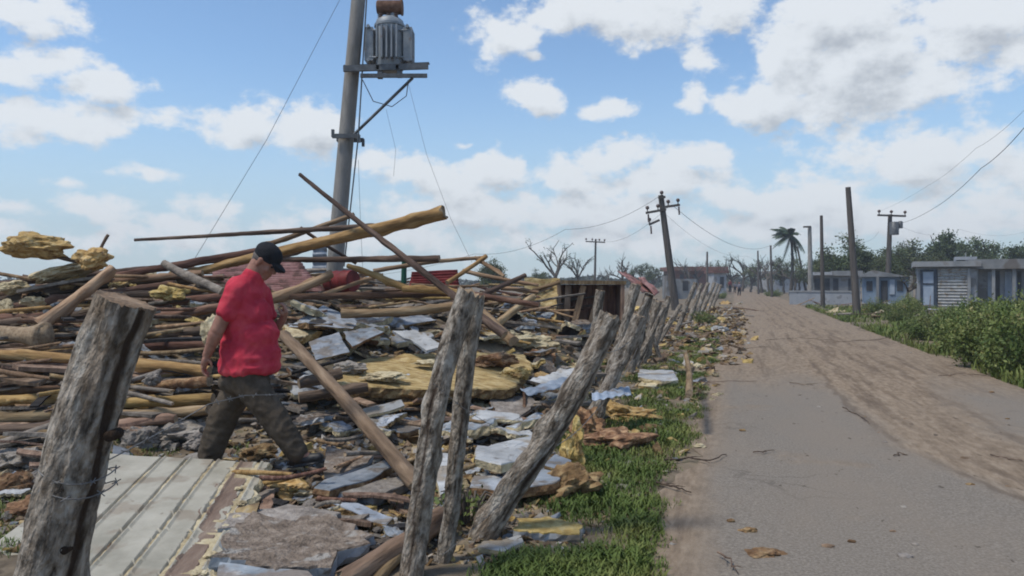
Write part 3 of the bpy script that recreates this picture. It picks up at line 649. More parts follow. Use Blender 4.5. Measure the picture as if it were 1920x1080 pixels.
# ------------------------------------------------------------------ big utility pole and transformer
def util():
    Y = 14.0
    top, base = P(677, -60, Y), P(627, 512, Y)
    d = (top-base).normalized(); b0 = base-d*((base.z-H(base.x, base.y)+.3)/d.z)
    root = tag(empty('utility_pole', b0), 'tall leaning grey concrete utility pole rising out of the debris', 'utility pole')
    m = MB(); n = 40; Lp = (top-b0).length+1.2; pts = [d*(Lp*i/n) for i in range(n+1)]
    rad = [.158-.038*i/n for i in range(n+1)]
    m.tube(pts, rad, 12, 0, rfun=lambda t, th: 1/max(abs(math.cos((th+.25+math.pi/8) % (math.pi/4)-math.pi/8)), .9)*(1+.012*mnoise.noise(Vector((math.cos(th), math.sin(th), t*40)))))
    m.build('pole_shaft', M['cpole'], root)
    def at(px, py, dy=0): return P(px, py, Y+dy)-b0
    for dy, w in ((-.26, 0), (.26, 0)):
        a, e = at(644, 124, dy), at(803, 129, dy); mm = MB()
        mm.box((a+e)/2+Vector((0, 0, .0)), ((e-a).length, .06, .11), 0, Matrix.Rotation(-R(1.8), 3, 'Y'))
        mm.box((a+e)/2+Vector((.02, .035 if dy < 0 else -.035, .052)), ((e-a).length, .07, .012), 0, Matrix.Rotation(-R(1.8), 3, 'Y'))
        mm.build('crossarm', M['steel'], root)
    mm = MB(); a, e = at(676, 141, -.3), at(801, 143, -.3); mm.box((a+e)/2, ((e-a).length, .05, .07)); mm.build('crossarm', M['steel'], root)
    for dy in (-.24, .2):
        mm = MB(); mm.tube([at(774, 146, dy), at(664, 252, dy*.7)], .028, 6); mm.build('brace', M['steel'], root)
    c = at(653, 259)
    for sy in (-1, 1):
        mm = MB(); mm.box(c+Vector((0, sy*.2, 0)), (.5, .045, .08)); mm.box(c+Vector((-.24, sy*.2, .05)), (.05, .05, .14)); mm.box(c+Vector((.24, sy*.2, -.05)), (.05, .05, .14)); mm.build('clamp', M['steel'], root)
    mm = MB(); w = [at(680, 150, -.1), at(700, 190, -.1), at(735, 200, -.1), at(762, 180, -.1), at(766, 150, -.1)]
    mm.tube(w, .009, 5); mm.build('loose_cable', M['cable'], root)
    mm = MB(); mm.tube([at(694, 0, -.22)+Vector((-.03, 0, .6)), at(672, 255, -.22), at(645, 500, -.22)], .014, 6); mm.build('conduit', M['steel'], root)
    # transformer, standing on the crossarms
    T = P(731, 118, Y)
    tr = tag(empty('transformer', T), 'grey oil transformer with cooling panels and a rusty tank on top, on the pole platform', 'transformer')
    s = Y/F
    mb = MB(); mb.tube([Vector((0, 0, z*s)) for z in (-14, -10, 0, 70, 78, 82, 86)], [r*s for r in (24, 27, 27, 27, 25, 20, 12)], 28, 0)
    mb.tube([Vector((0, 0, z*s)) for z in (66, 70)], [29*s, 29*s], 28, 0)
    mb.build('tank', M['trafo'], tr)
    for ax, npan in ((-1, 5), (1, 5)):
        mb = MB()
        for k in range(npan):
            yy = (k-(npan-1)/2)*9*s; x = ax*36*s
            mb.box((x, yy, 30*s), (16*s, 3*s, 62*s)); mb.tube([Vector((x-ax*18*s, yy, 55*s)), Vector((x, yy, 55*s))], 2.2*s, 6); mb.tube([Vector((x-ax*18*s, yy, 5*s)), Vector((x, yy, 5*s))], 2.2*s, 6)
        mb.tube([Vector((ax*36*s, -26*s, 61*s)), Vector((ax*36*s, 26*s, 61*s))], 3.2*s, 8); mb.tube([Vector((ax*36*s, -26*s, -1*s)), Vector((ax*36*s, 26*s, -1*s))], 3.2*s, 8)
        mb.build('cooling_panel', M['trafo'], tr)
    mb = MB()
    for k in range(5):
        x = (k-2)*9*s; mb.box((x, -33*s, 30*s), (3*s, 12*s, 60*s))
    mb.build('cooling_panel', M['trafo'], tr)
    mb = MB(); mb.tube([Vector((x*s, 0, 104*s)) for x in (-24, -22, 20, 22)], [r*s for r in (11.5, 13, 13, 11.5)], 20); mb.tube([Vector((21*s, 0, 104*s)), Vector((24*s, 0, 104*s))], 15*s, 20)
    mb.build('conservator_tank', M['rust'], tr)
    mb = MB(); mb.tube([Vector((-20*s, 0, 96*s)), Vector((-20*s, 0, 62*s))], 3*s, 8); mb.tube([Vector((6*s, 0, 84*s)), Vector((6*s, 0, 95*s))], 6*s, 8); mb.build('pipe', M['trafo'], tr)
    for k in (-1, 0, 1):
        mb = MB(); x = k*14*s; zs = [74+i*1.6 for i in range(10)]
        mb.tube([Vector((x, -14*s, z*s)) for z in zs], [(4.2 if i % 2 else 2.4)*s for i in range(10)], 10, smooth=False); mb.build('bushing', M['insul'], tr)
    mb = MB()
    for x in (-18, 18): mb.box((x*s, 0, -16*s), (5*s, 58*s, 8*s))
    for x, z in ((-14, -30), (22, -28)): mb.box((x*s, -24*s, z*s), (9*s, 9*s, 12*s))
    mb.build('skid_base', M['steel'], tr)
util()

# ------------------------------------------------------------------ distant poles
def far_pole(name, px0, py0, px1, py1, Y, r, label, mat='wpole', arms=(), boxes=(), cat='utility pole', group='distant power poles'):
    """top pixel, foot pixel; arms: (t from top in m, half width, tilt, insulators)"""
    a, b = P(px1, py1, Y), P(px0, py0, Y)
    d = (b-a).normalized(); a = a-d*(a.z/d.z+.2)
    root = tag(empty(name, a), label, cat, group)
    mb = MB(); Lp = (b-a).length
    mb.tube([d*(Lp*i/16) for i in range(17)], [r*1.25-.45*r*i/16 for i in range(17)], 10); mb.build('pole_shaft', M[mat], root)
    for (dt, hw0, hw1, tilt, ins) in arms:
        c = b-a-d*dt; mb = MB(); rot = Matrix.Rotation(tilt, 3, 'Y')
        mb.box(c+rot @ Vector(((hw1-hw0)/2, -r, 0)), (hw0+hw1, .1, .13), 0, rot); mb.build('crossarm', M['wpole'], root)
        for q in ins:
            mb = MB(); p = c+rot @ Vector((q, -r, .06)); mb.tube([p+Vector((0, 0, z)) for z in (0, .1, .16, .26, .32)], [.03, .03, .10, .11, .04], 8); mb.build('insulator', M['insul'], root)
        for q in ins:
            if abs(q) < .4 or name != 'leaning_power_pole': continue
            mb = MB(); p = c+rot @ Vector((q, -r-.1, -.1)); mb.tube([p, p+Vector((.03, 0, -.45))], .05, 6); mb.build('fuse_cutout', M['insul'], root)
    for (dt, x, w, h) in boxes:
        c = b-a-d*dt; mb = MB(); mb.tube([c+Vector((x, -r-.25, -h/2)), c+Vector((x, -r-.25, h/2-.05)), c+Vector((x, -r-.25, h/2))], [w/2, w/2, w*.3], 14); mb.build('pole_transformer', M['steel'], root)
    return b
tA = far_pole('leaning_power_pole', 1239, 366, 1259, 520, 42, .19, 'dark timber power pole leaning left, with broken twisted crossarms, over the debris', arms=[(.85, 1.0, .15, R(-10), (-.9, -.3)), (.7, .1, .95, R(-8), (.85, .3)), (1.3, .95, -.3, R(-24), (-.9,)), (.15, .2, .2, R(-8), (0,))])
tB = far_pole('power_pole', 1117, 448, 1115, 540, 85, .13, 'thin distant pole with a bent T crossarm, beside the bare tree', arms=[(.35, 1.15, 1.05, R(3), (-1.1, -.4, .4, 1.0))])
tC = far_pole('power_pole', 1669, 402, 1664, 562, 52, .17, 'power pole with wide crossarm and drum, between the right hand trees', arms=[(.1, .95, 1.0, R(2), (-.85, .0, .95))], boxes=[(1.0, .1, .6, .9), (.75, .5, .35, .5)])
far_pole('bare_pole', 1590, 351, 1606, 575, 36, .15, 'tallest bare dark pole leaning left in front of the dense trees', group='bare poles by the road')
far_pole('bare_pole', 1540, 404, 1543, 578, 44, .105, 'straight thin dark pole between the palm and the tallest bare pole', group='bare poles by the road')
tD = far_pole('lamp_post', 1518, 424, 1520, 560, 58, .17, 'pale concrete lamp post with a short arm beside the palm', 'cpole', arms=[(.05, .55, .0, R(-3), ())], cat='lamp post', group='bare poles by the road')
tE = far_pole('bare_pole', 1445, 460, 1447, 545, 80, .12, 'short bare pole on the road edge below the palm', group='bare poles by the road')
far_pole('bare_pole', 1326, 472, 1326, 540, 90, .13, 'small bare pole before the red roofed building far down the road', group='bare poles by the road')
far_pole('bare_pole', 1421, 470, 1422, 540, 100, .12, 'smallest bare pole far off among the sparse trees by the road', group='bare poles by the road')
def cable(pts, label, r, sag):
    wire(pts, label, r*.55, False, sag, 'power lines', 'power line', 'power_line', 'cable', n=24)
# a guy line runs up past the photograph's top to the big pole
cable([P(362, 490, 12.5), P(500, 262, 13.2), P(640, -6, 13.9), P(676, -75, 14)], 'thin guy line slanting down leftwards from the concrete pole', .0075, .0)
cable([P(764, 150, 13.8), P(800, 290, 13.2), P(845, 410, 12.6), P(885, 492, 12)], 'slack thin line falling from the transformer platform into the debris', .0055, 0)
cable([P(672, 300, 14), P(676, 420, 14), P(680, 500, 14)], 'loose line hanging down along the concrete pole', .006, 0)
cable([P(724, 205, 13.8), P(742, 280, 13.8), P(738, 330, 13.8)], 'short loose line end hanging below the transformer', .005, 0)
cable([tA, P(1060, 430, 47), P(890, 476, 52), P(600, 520, 60)], 'line from the leaning power pole sinking leftwards behind the debris', .020, .5)
cable([tA+Vector((.7, 0, -.6)), tE], 'line from the leaning power pole down to the road edge pole', .024, 1.2)
cable([tA+Vector((.5, 0, -.6)), tB], 'line between the leaning power pole and the T pole', .016, 1.0)
cable([tA+Vector((.2, 0, -1)), P(1400, 480, 70), P(1560, 505, 90)], 'faint lower line running right from the leaning power pole', .012, .8)
cable([tC+Vector((.8, 0, -.6)), P(1755, 388, 38), P(1840, 315, 26), P(1924, 235, 20), P(2080, 60, 14)], 'thicker lower cable sweeping down from the sky to the crossarm pole', .019, .1)
cable([tC+Vector((-.8, 0, .2)), P(1740, 348, 38), P(1830, 278, 26), P(1924, 203, 20), P(2080, 50, 14)], 'faint upper cable sweeping down from the sky to the crossarm pole', .008, .1)
cable([tC+Vector((.9, 0, -.9)), P(1800, 430, 60), P(1930, 432, 70)], 'level line running right from the crossarm pole', .012, .5)
cable([tC+Vector((-.8, 0, -1.2)), P(1596, 440, 36.2)], 'slack line between the crossarm pole and the tallest bare pole', .012, .5)

# ------------------------------------------------------------------ trees
def limb(mb, p, d, L_, r, lv, rnd, tips, droop=0.0, ang=.6, minr=.012):
    n = 5; pts = [p]; q = d.copy()
    for i in range(n):
        q = (q+Vector((rnd.uniform(-1, 1), rnd.uniform(-1, 1), rnd.uniform(-.6, .8)-droop))*.20).normalized(); pts.append(pts[-1]+q*L_/n)
    mb.tube(pts, [r*(1-.4*i/n) for i in range(n+1)], 6 if lv > 1 else 4, 0)
    if lv == 0: tips.append((pts[-1], q)); return
    for k in range(rnd.choice([2, 3, 3])):
        j = rnd.randint(2, n); v = (q+Vector((rnd.uniform(-1, 1), rnd.uniform(-1, 1), rnd.uniform(-.4, .7)))*ang*1.5).normalized()
        limb(mb, pts[j], v, L_*rnd.uniform(.5, .8), max(minr, r*.55), lv-1, rnd, tips, droop, ang, minr)
    tips.append((pts[-1], q))
def leaves(mb_pts, n, spread, size, rnd, flat=.7):
    """n leaf quads round the given points -> V, F"""
    C = np.array([p[:] for p in mb_pts]); k = rnd.integers(0, len(C), n)
    c = C[k]+rnd.normal(0, 1, (n, 3))*np.array([spread, spread, spread*flat])
    a = rnd.normal(0, 1, (n, 3)); a /= np.linalg.norm(a, axis=1, keepdims=True)
    b = np.cross(a, rnd.normal(0, 1, (n, 3))); b /= np.linalg.norm(b, axis=1, keepdims=True)
    s = size*rnd.uniform(.5, 1.3, (n, 1)); a *= s; b *= s*.45
    V = np.stack([c-a, c+b, c+a, c-b], 1).reshape(-1, 3); Fc = np.arange(n*4).reshape(n, 4)
    return V, Fc
def tree(px, py_top, Y, label, kind, seed, spread=1.0, group=None, wpx=None):
    """py_top: pixel of the crown's top; foot on the ground"""
    rnd = random.Random(seed); rg = np.random.default_rng(seed)
    X = (px-CX)/F*Y; hgt = CAMH-(py_top-HY)/F*Y
    root = tag(empty('bare_tree' if kind == 'bare' else 'tree', (X, Y, 0)), label, 'tree', group)
    mb = MB(); tips = []; r = hgt*.028
    nst = 1 if kind != 'leafy' else rnd.choice([1, 2])
    tr = MB(); th = hgt*(.38 if kind == 'bare' else .3)
    ln = Vector((rnd.uniform(-.12, .12), 0, 1)).normalized()
    tr.tube([ln*(th*i/5)+Vector((rnd.uniform(-.03, .03)*hgt*.5*(i > 0), 0, 0)) for i in range(6)], [r*1.4-.1*r*i for i in range(6)], 8); tr.build('trunk', M['trunk'], root)
    top = ln*th
    for k in range(5 if kind == 'bare' else 6):
        a = rnd.random()*6.28; e = rnd.uniform(.35, 1.2)
        d = Vector((math.cos(a)*math.cos(e)*spread, math.sin(a)*math.cos(e)*spread, math.sin(e))).normalized()
        limb(mb, top-ln*th*.15*rnd.random(), d, hgt*(.30 if kind == 'bare' else .26)*rnd.uniform(.8, 1.2), r*.75, 2 if kind == 'bare' else 2, rnd, tips, ang=.7, minr=.018 if Y > 60 else .01)
    zmax = max(p[0].z for p in tips); sc = hgt/zmax*.99
    mb.v = [(x*(.6+.4*sc), y*(.6+.4*sc), top.z*.8+(z-top.z*.8)*(hgt-top.z*.8)/max(.1, zmax-top.z*.8) if z > top.z*.8 else z) for x, y, z in mb.v]
    if kind == 'bare':
        mb.build('crown', M['trunk'], root)
        if rnd.random() < .7:
            tp = [Vector((p.x*(.6+.4*sc), p.y*(.6+.4*sc), top.z*.8+(p.z-top.z*.8)*(hgt-top.z*.8)/max(.1, zmax-top.z*.8))) for p, q in tips]
            V, Fc = leaves(tp, 260, hgt*.035, hgt*.016, rg); link('foliage', np_mesh('foliage', V, Fc, M['leafy']), root)
    else:
        mb.build('limbs', M['trunk'], root)
        tp = [Vector((p.x*(.6+.4*sc), p.y*(.6+.4*sc), top.z*.8+(p.z-top.z*.8)*(hgt*.95-top.z*.8)/max(.1, zmax-top.z*.8))) for p, q in tips]
        tp = [p for p in tp if rnd.random() < .85]
        V, Fc = leaves(tp, 6500 if kind == 'leafy' else 2400, hgt*(.062 if kind == 'leafy' else .05), hgt*.023, rg)
        link('crown', np_mesh('crown', V, Fc, M['leafy']), root)
tree(1040, 448, 78, 'largest bare forked tree on the skyline, stripped of leaves', 'bare', 5, 1.5, 'storm stripped trees')
tree(1085, 474, 95, 'smaller bare tree between the largest bare tree and the T pole', 'bare', 8, 1.0, 'storm stripped trees')
tree(1166, 472, 95, 'bare wispy tree above the broken pink sheets', 'bare', 12, 1.0, 'storm stripped trees')
tree(1010, 505, 100, 'low dark leafy clump at the foot of the largest bare tree', 'leafy', 14, 1.6, 'storm stripped trees')
tree(927, 486, 60, 'small dark conical tree behind the yellow sticks on the skyline', 'leafy', 31, .4, 'storm stripped trees')
for k, (x, t, Y) in enumerate([(1205, 492, 110), (1290, 484, 120), (1310, 488, 125), (1345, 488, 140), (1368, 482, 120), (1392, 474, 130), (1408, 486, 120), (1428, 478, 110), (1442, 484, 105), (1470, 482, 105), (1490, 478, 98), (1140, 500, 120), (1225, 498, 130), (1185, 496, 120), (1500, 490, 90)]):
    tree(x, t, Y, 'small ragged storm stripped tree on the far skyline along the road', 'bare' if k % 3 else 'sparse', 100+k, 1.0, 'ragged skyline trees')
for k, (x, t, Y, s, lab) in enumerate([(1592, 443, 66, 1.5, 'dense dark tree behind the tallest bare pole'), (1560, 470, 70, 1.3, 'dark rounded tree between the thin pole and the tallest pole'), (1640, 468, 68, 1.3, 'dark tree just left of the crossarm pole'), (1690, 455, 70, 1.1, 'grey green ragged tree right of the crossarm pole'),
    (1722, 452, 74, 1.2, 'ragged tree over the ribbed wall shed'), (1775, 438, 76, 1.5, 'brightest broad tree above the ribbed wall shed'), (1815, 455, 78, 1.3, 'tree above the water tank'), (1860, 442, 78, 1.2, 'wispy tall tree above the flat roofed house'), (1905, 445, 74, 1.3, 'tree at the far right edge of the skyline'), (1835, 470, 72, 1.5, 'low tree right behind the water tank'), (1950, 450, 76, 1.3, 'tree half cut by the photo edge beyond the flat roofed house'), (1665, 480, 64, 1.3, 'low dark bushy tree at the foot of the crossarm pole'), (1740, 478, 66, 1.5, 'low tree behind the ribbed wall shed'), (1525, 488, 84, 1.4, 'dark low tree behind the lamp post')]):
    tree(x, t, Y, lab, 'leafy' if k not in (3, 7) else 'sparse', 200+k, s, 'trees behind the houses')
tree(1700, 492, 47, 'bare broken tree in front of the blue house', 'bare', 77, 1.3, 'storm stripped trees')
def palm():
    Y = 88; X = (1482-CX)/F*Y; top = P(1482, 440, Y)
    root = tag(empty('palm_tree', (X, Y, 0)), 'palm tree with wind torn fronds standing above the roadside trees', 'tree')
    tr = MB(); tr.tube([Vector((.25*math.sin(i/8*3), 0, top.z*i/8)) for i in range(9)], [.22-.012*i for i in range(9)], 10); tr.build('trunk', M['trunk'], root)
    rnd = random.Random(4); c = Vector((.25*math.sin(3), 0, top.z))
    for k in range(22):
        a = 6.28*k/11+rnd.uniform(-.2, .2); e = rnd.uniform(-.5, 1.1)
        d = Vector((math.cos(a)*math.cos(e)-.28, math.sin(a)*math.cos(e)*.8, math.sin(e))).normalized(); L_ = rnd.uniform(1.5, 2.5); m = MB(); pts = []
        if k in (3, 8): d = Vector((.35, -.1, -.9)).normalized(); L_ = 3.6
        if k == 12: d = Vector((-.25, -.1, -1)).normalized(); L_ = 2.8
        for i in range(10): t = i/9; pts.append(c+d*L_*t+Vector((-.5*t*t, 0, -1.2*t*t*(.6 if e > 0 else .9))))
        m.tube(pts, [.05-.004*i for i in range(10)], 4)
        for i in range(1, 10):
            for s in (-1, 1):
                for q in range(2):
                    t = (pts[i]-pts[i-1]).normalized(); sd = t.cross(Vector((0, 0, 1)))
                    if sd.length < .1: sd = Vector((0, 1, 0))
                    sd.normalize(); o = pts[i-1].lerp(pts[i], q*.5); ln = .62*math.sin(math.pi*(i/10*.8+.15))
                    tip = o+(sd*s*.7+t*.7+Vector((-.15, 0, -.5)))*ln*1.15; w_ = t*.10
                    m.add([o-w_, o+w_, tip], [(0, 1, 2)])
        m.build('frond', M['leafp'], root)
palm()
P_lean = P(1495, 462, 90)
log('broken_palm_trunk', (P(1513, 540, 90).x, 90, 0), P_lean, .16, .11, 'wpole', 'thin broken trunk leaning beside the palm', 'trunk', seg=8, step=.6, bend=.01)
def woods():
    rg = np.random.default_rng(9); n = 26000; a = rg.uniform(-.02, .75, n); a = np.where(rg.random(n) < .3, rg.uniform(-.8, 0, n), a)
    Y = rg.uniform(190, 300, n); X = np.tan(a)*Y
    hh = np.array([1.8+2.6*abs(mnoise.fractal(Vector((x*.035, 0, 2)), 1, 2, 4))+.8*mnoise.noise(Vector((x*.2, 3, 0))) for x in X]); hh = np.where(a < 0, hh*.75, hh)
    Z = np.clip(hh, .6, 9)*1.15*np.sqrt(rg.random(n)); C = np.stack([X, Y, Z], 1)
    u = rg.normal(0, 1, (n, 3)); u /= np.linalg.norm(u, axis=1, keepdims=True); v = np.cross(u, rg.normal(0, 1, (n, 3))); v /= np.linalg.norm(v, axis=1, keepdims=True)
    s = rg.uniform(.25, .8, (n, 1)); V = np.stack([C-u*s, C+v*s*.6, C+u*s, C-v*s*.6], 1).reshape(-1, 3)
    tag(link('far_woods', np_mesh('far_woods', V, np.arange(n*4).reshape(n, 4), M['far'])), 'low grey green line of far woods along the horizon', 'woods', kind='stuff')
woods()

# ------------------------------------------------------------------ houses
def box_part(name, root, mat, px0, px1, py0, py1, Y, d, dy=0, o=None, parent=None):
    """a box whose front covers the pixel rectangle at depth Y; d deep"""
    a, b = P(px0, py1, Y), P(px1, py0, Y); c = (a+b)/2+Vector((0, d/2+dy, 0))-Vector(root.location)
    mb = MB(); mb.box((0, 0, 0), (b.x-a.x, d, b.z-a.z)); ob = mb.build(name, M[mat], parent or root)
    ob.location = c if parent is None else c-parent.location
    return ob
def house(name, px, Y, label, cat='house', group='storm damaged houses right of the road'):
    return tag(empty(name, (P(px, 530, Y).x, Y, 0)), label, cat, group)
def base_py(Y): return HY+CAMH/Y*F
# A: shed with a ribbed pale front and a framed blue door
Y = 45; h = house('ribbed_shed', 1775, Y, 'shed with pale horizontally ribbed front wall and navy framed blue door', 'shed'); bp = base_py(Y)
mb = MB(); a, b = P(1759, bp, Y), P(1813, 503, Y); nz_ = 26; vs = []; rt = Vector(h.location)
for i in range(nz_*4+1):
    z = b.z*i/(nz_*4); off = .035*math.sin(i/4*2*math.pi*.5)
    vs += [Vector((a.x, Y+off, z))-rt, Vector((b.x, Y+off, z))-rt, Vector((b.x, Y+.14, z))-rt, Vector((a.x, Y+.14, z))-rt]
fs = []
for i in range(nz_*4):
    for k in range(4): fs.append((i*4+k, i*4+(k+1) % 4, i*4+4+(k+1) % 4, i*4+4+k))
mb.add(vs, fs); mb.build('ribbed_wall', M['white'], h)
box_part('wall', h, 'hwall', 1720, 1829, 500, bp, Y, 4, .15)
dr = box_part('door', h, 'hdoor', 1731, 1751, 509, bp-4, Y, .05, -.02)
for r4 in ((1726, 1731, 505, bp), (1751, 1757, 505, bp), (1731, 1751, 505, 509), (1731, 1751, 531, 534)): box_part('door_frame', h, 'hframe', *r4, Y, .1, -.06, parent=dr)
box_part('roof', h, 'hgrey', 1712, 1836, 490, 500, Y, 5, -.4)
box_part('corner_post', h, 'hgrey', 1812, 1818, 503, bp, Y, .2, -.12)
# B: flat roofed house with blue doors, water tank on top
Y = 44; h = house('flat_roof_house', 1875, Y, 'flat roofed pale house with blue grey doors between columns'); bp = base_py(Y)
box_part('wall', h, 'hwall', 1822, 2030, 502, bp, Y, 6, .9)
box_part('roof_slab', h, 'hgrey', 1816, 2040, 486, 504, Y, 7.5, -.3)
for x0, x1 in ((1838, 1852), (1869, 1891)):
    d_ = box_part('door', h, 'hdoor', x0, x1, 510, bp, Y+.8, .06)
    box_part('painted_door_shade', h, 'hdark', x1+1, x1+8, 508, bp, Y+.8, .06)  # solid dark strip beside the door, doorway shade put into its colour
for x0, x1 in ((1905, 1925),): box_part('window', h, 'hdark', x0, x1, 512, 545, Y+.8, .06)
for x in (1828, 1860, 1897, 1935): box_part('column', h, 'hgrey', x, x+6, 504, bp, Y, .25, -.1)
t = tag(empty('water_tank', (P(1828, 486, 46).x, 47, P(1828, 486, 46).z)), 'low pale boxy water tank with dark slots on the flat roof', 'water tank')
box_part('tank_body', t, 'hwall', 1808, 1848, 481, 487, 46, 1.8, .1); box_part('tank_slot', t, 'hdark', 1812, 1826, 489, 495, 46, 1.7, .12); box_part('tank_slot', t, 'hdark', 1831, 1845, 489, 495, 46, 1.7, .12)
box_part('tank_leg', t, 'hwall', 1808, 1811, 487, 503, 46, 1.6, .15); box_part('tank_leg', t, 'hwall', 1827, 1830, 487, 503, 46, 1.6, .15); box_part('tank_leg', t, 'hwall', 1845, 1848, 487, 503, 46, 1.6, .15); box_part('pipe', t, 'hgrey', 1827, 1829, 473, 481, 46, .1, .5)
# C: small blue house with a gable
Y = 50; h = house('blue_house', 1660, Y, 'small blue washed house with torn gable behind the bare broken tree'); bp = base_py(Y)
box_part('wall', h, 'hblue', 1620, 1702, 519, bp, Y, 5, 0)
mb = MB(); g = [P(1614, 519, Y-.3), P(1640, 506, Y-.3), P(1708, 519, Y-.3)]; D = Vector((0, 5.8, 0)); rt = Vector(h.location)
mb.add([q-rt for q in g]+[q+D-rt for q in g], [(0, 1, 2), (5, 4, 3), (0, 3, 4, 1), (1, 4, 5, 2), (2, 5, 3, 0)]); mb.build('roof', M['hgrey'], h)
for x0, x1, y0, y1 in ((1625, 1636, 527, 545), (1652, 1664, 526, bp), (1681, 1692, 527, 545)): box_part('opening', h, 'hdark', x0, x1, y0, y1, Y, .06, -.05)
box_part('shutter', h, 'hdoor', 1668, 1677, 524, 552, Y, .07, -.07); box_part('porch_post', h, 'hgrey', 1643, 1648, 519, bp, Y, .2, -.3); box_part('porch_post', h, 'hgrey', 1704, 1710, 517, bp, Y, .2, -.3)
# D: long low house with dark openings behind the white wall
Y = 62; h = house('long_low_house', 1570, Y, 'long low grey house with dark openings behind the white garden wall'); bp = base_py(Y)
box_part('wall', h, 'hgrey', 1524, 1612, 516, bp, Y, 6, 0); box_part('roof', h, 'hwall', 1519, 1560, 510, 516, Y, 7, -.5); box_part('roof', h, 'hgrey', 1560, 1616, 508, 517, Y, 7, -.4)
for x0, x1 in ((1527, 1540), (1545, 1556), (1562, 1572), (1590, 1603)): box_part('opening', h, 'hdark', x0, x1, 522, 545, Y, .06, -.05)
h = house('garden_wall', 1550, 52, 'low white garden wall along the road before the long low house', 'wall')
box_part('wall_face', h, 'hwall', 1480, 1612, 548, base_py(52), 52, .22)
box_part('wall_coping', h, 'hgrey', 1478, 1614, 545, 548, 52, .3, -.04)
for o in [o for o in bpy.data.objects if o.name in ('ribbed_shed', 'flat_roof_house', 'blue_house', 'long_low_house', 'garden_wall', 'water_tank')]:
    az_ = math.atan2(o.location.x, o.location.y)*.9; o.rotation_euler = (0, 0, -az_); o.scale = (math.cos(az_), 1, 1)
# far buildings down the road
Y = 125; h = house('red_roof_building', 1310, Y, 'long red roofed building far down the road', 'house', None); box_part('wall', h, 'hroof', 1262, 1358, 508, base_py(Y), Y, 8); box_part('roof', h, 'hroof', 1256, 1364, 500, 508, Y, 9, -.5)
for x0 in (1275, 1300, 1330): box_part('opening', h, 'hdark', x0, x0+7, 514, 530, Y, .1, -.08)
Y = 118; h = house('pale_far_house', 1480, Y, 'pale low house far off left of the garden wall', 'house', None); box_part('wall', h, 'hwall', 1452, 1512, 516, base_py(Y), Y, 8); box_part('roof', h, 'hgrey', 1448, 1516, 508, 516, Y, 9, -.5)
for x0 in (1462, 1486): box_part('opening', h, 'hdark', x0, x0+7, 521, 536, Y, .1, -.08)
Y = 105; h = house('grey_far_shack', 1350, Y, 'tiny grey shack before the red roofed building', 'shack', None); box_part('wall', h, 'hwall', 1338, 1362, 512, base_py(Y), Y, 4); box_part('roof', h, 'hroof', 1335, 1365, 507, 512, Y, 5, -.5); box_part('opening', h, 'hdark', 1350, 1357, 519, 540, Y, .1, -.08)
Y = 70; h = house('concrete_ruin', 1275, Y, 'roofless grey concrete ruin behind the far fence posts', 'ruin', None); box_part('wall', h, 'hgrey', 1250, 1264, 517, base_py(Y), Y, 2); box_part('wall', h, 'hgrey', 1266, 1306, 523, base_py(Y), Y+1.2, .25); box_part('opening', h, 'hdark', 1280, 1290, 527, 545, Y+1.2, .06, -.05)

# ------------------------------------------------------------------ volumes fused by voxel remesh (people)
def fuse(parts, voxel, name, mat, parent=None, smooth=2, wrinkle=None):
    """parts: ('c', p0, r0, p1, r1) tapered limbs, ('e', centre, radii, rotation matrix or None) ellipsoids -> one closed skin"""
    import bmesh
    bm = bmesh.new()
    for q in parts:
        if q[0] == 'e':
            r = bmesh.ops.create_icosphere(bm, subdivisions=4, radius=1)['verts']
            for v in r:
                c = Vector((v.co.x*q[2][0], v.co.y*q[2][1], v.co.z*q[2][2]))
                if len(q) > 3 and q[3] is not None: c = q[3] @ c
                v.co = c+Vector(q[1])
        else:
            p0, r0, p1, r1 = Vector(q[1]), q[2], Vector(q[3]), q[4]; d = (p1-p0); n = max(2, int(d.length/max(.004, min(r0, r1)*.5)))
            rot = d.to_track_quat('Z', 'Y').to_matrix(); r = bmesh.ops.create_uvsphere(bm, u_segments=20, v_segments=14, radius=1)['verts']
            fl = q[5] if len(q) > 5 else 1.0
            for v in r:
                z = v.co.z; c = Vector((v.co.x, v.co.y*fl, v.co.z))
                c = rot @ (c*(r1 if z > 0 else r0)); v.co = c+(p1 if z > 0 else p0)
    me = bpy.data.meshes.new(name); bm.to_mesh(me); bm.free()
    o = bpy.data.objects.new(name, me); COL.objects.link(o)
    md = o.modifiers.new('r', 'REMESH'); md.mode = 'VOXEL'; md.voxel_size = voxel; md.use_smooth_shade = True
    ms = o.modifiers.new('s', 'SMOOTH'); ms.factor = .5; ms.iterations = smooth*3
    dg = bpy.context.evaluated_depsgraph_get(); dg.update(); ev = o.evaluated_get(dg); me2 = bpy.data.meshes.new_from_object(ev)
    o.modifiers.clear(); o.data = me2; bpy.data.meshes.remove(me)
    me2.materials.clear(); me2.materials.append(M[mat])
    if wrinkle:
        nv = len(me2.vertices); co = np.empty(nv*3, np.float32); no = np.empty(nv*3, np.float32)
        me2.vertices.foreach_get('co', co); me2.vertices.foreach_get('normal', no); co = co.reshape(-1, 3); no = no.reshape(-1, 3)
        dsp = np.array([wrinkle(Vector(c)) for c in co.tolist()], np.float32); co += no*dsp[:, None]
        me2.vertices.foreach_set('co', co.ravel()); me2.update()
    for p in me2.polygons: p.use_smooth = True
    o.parent = parent
    return o
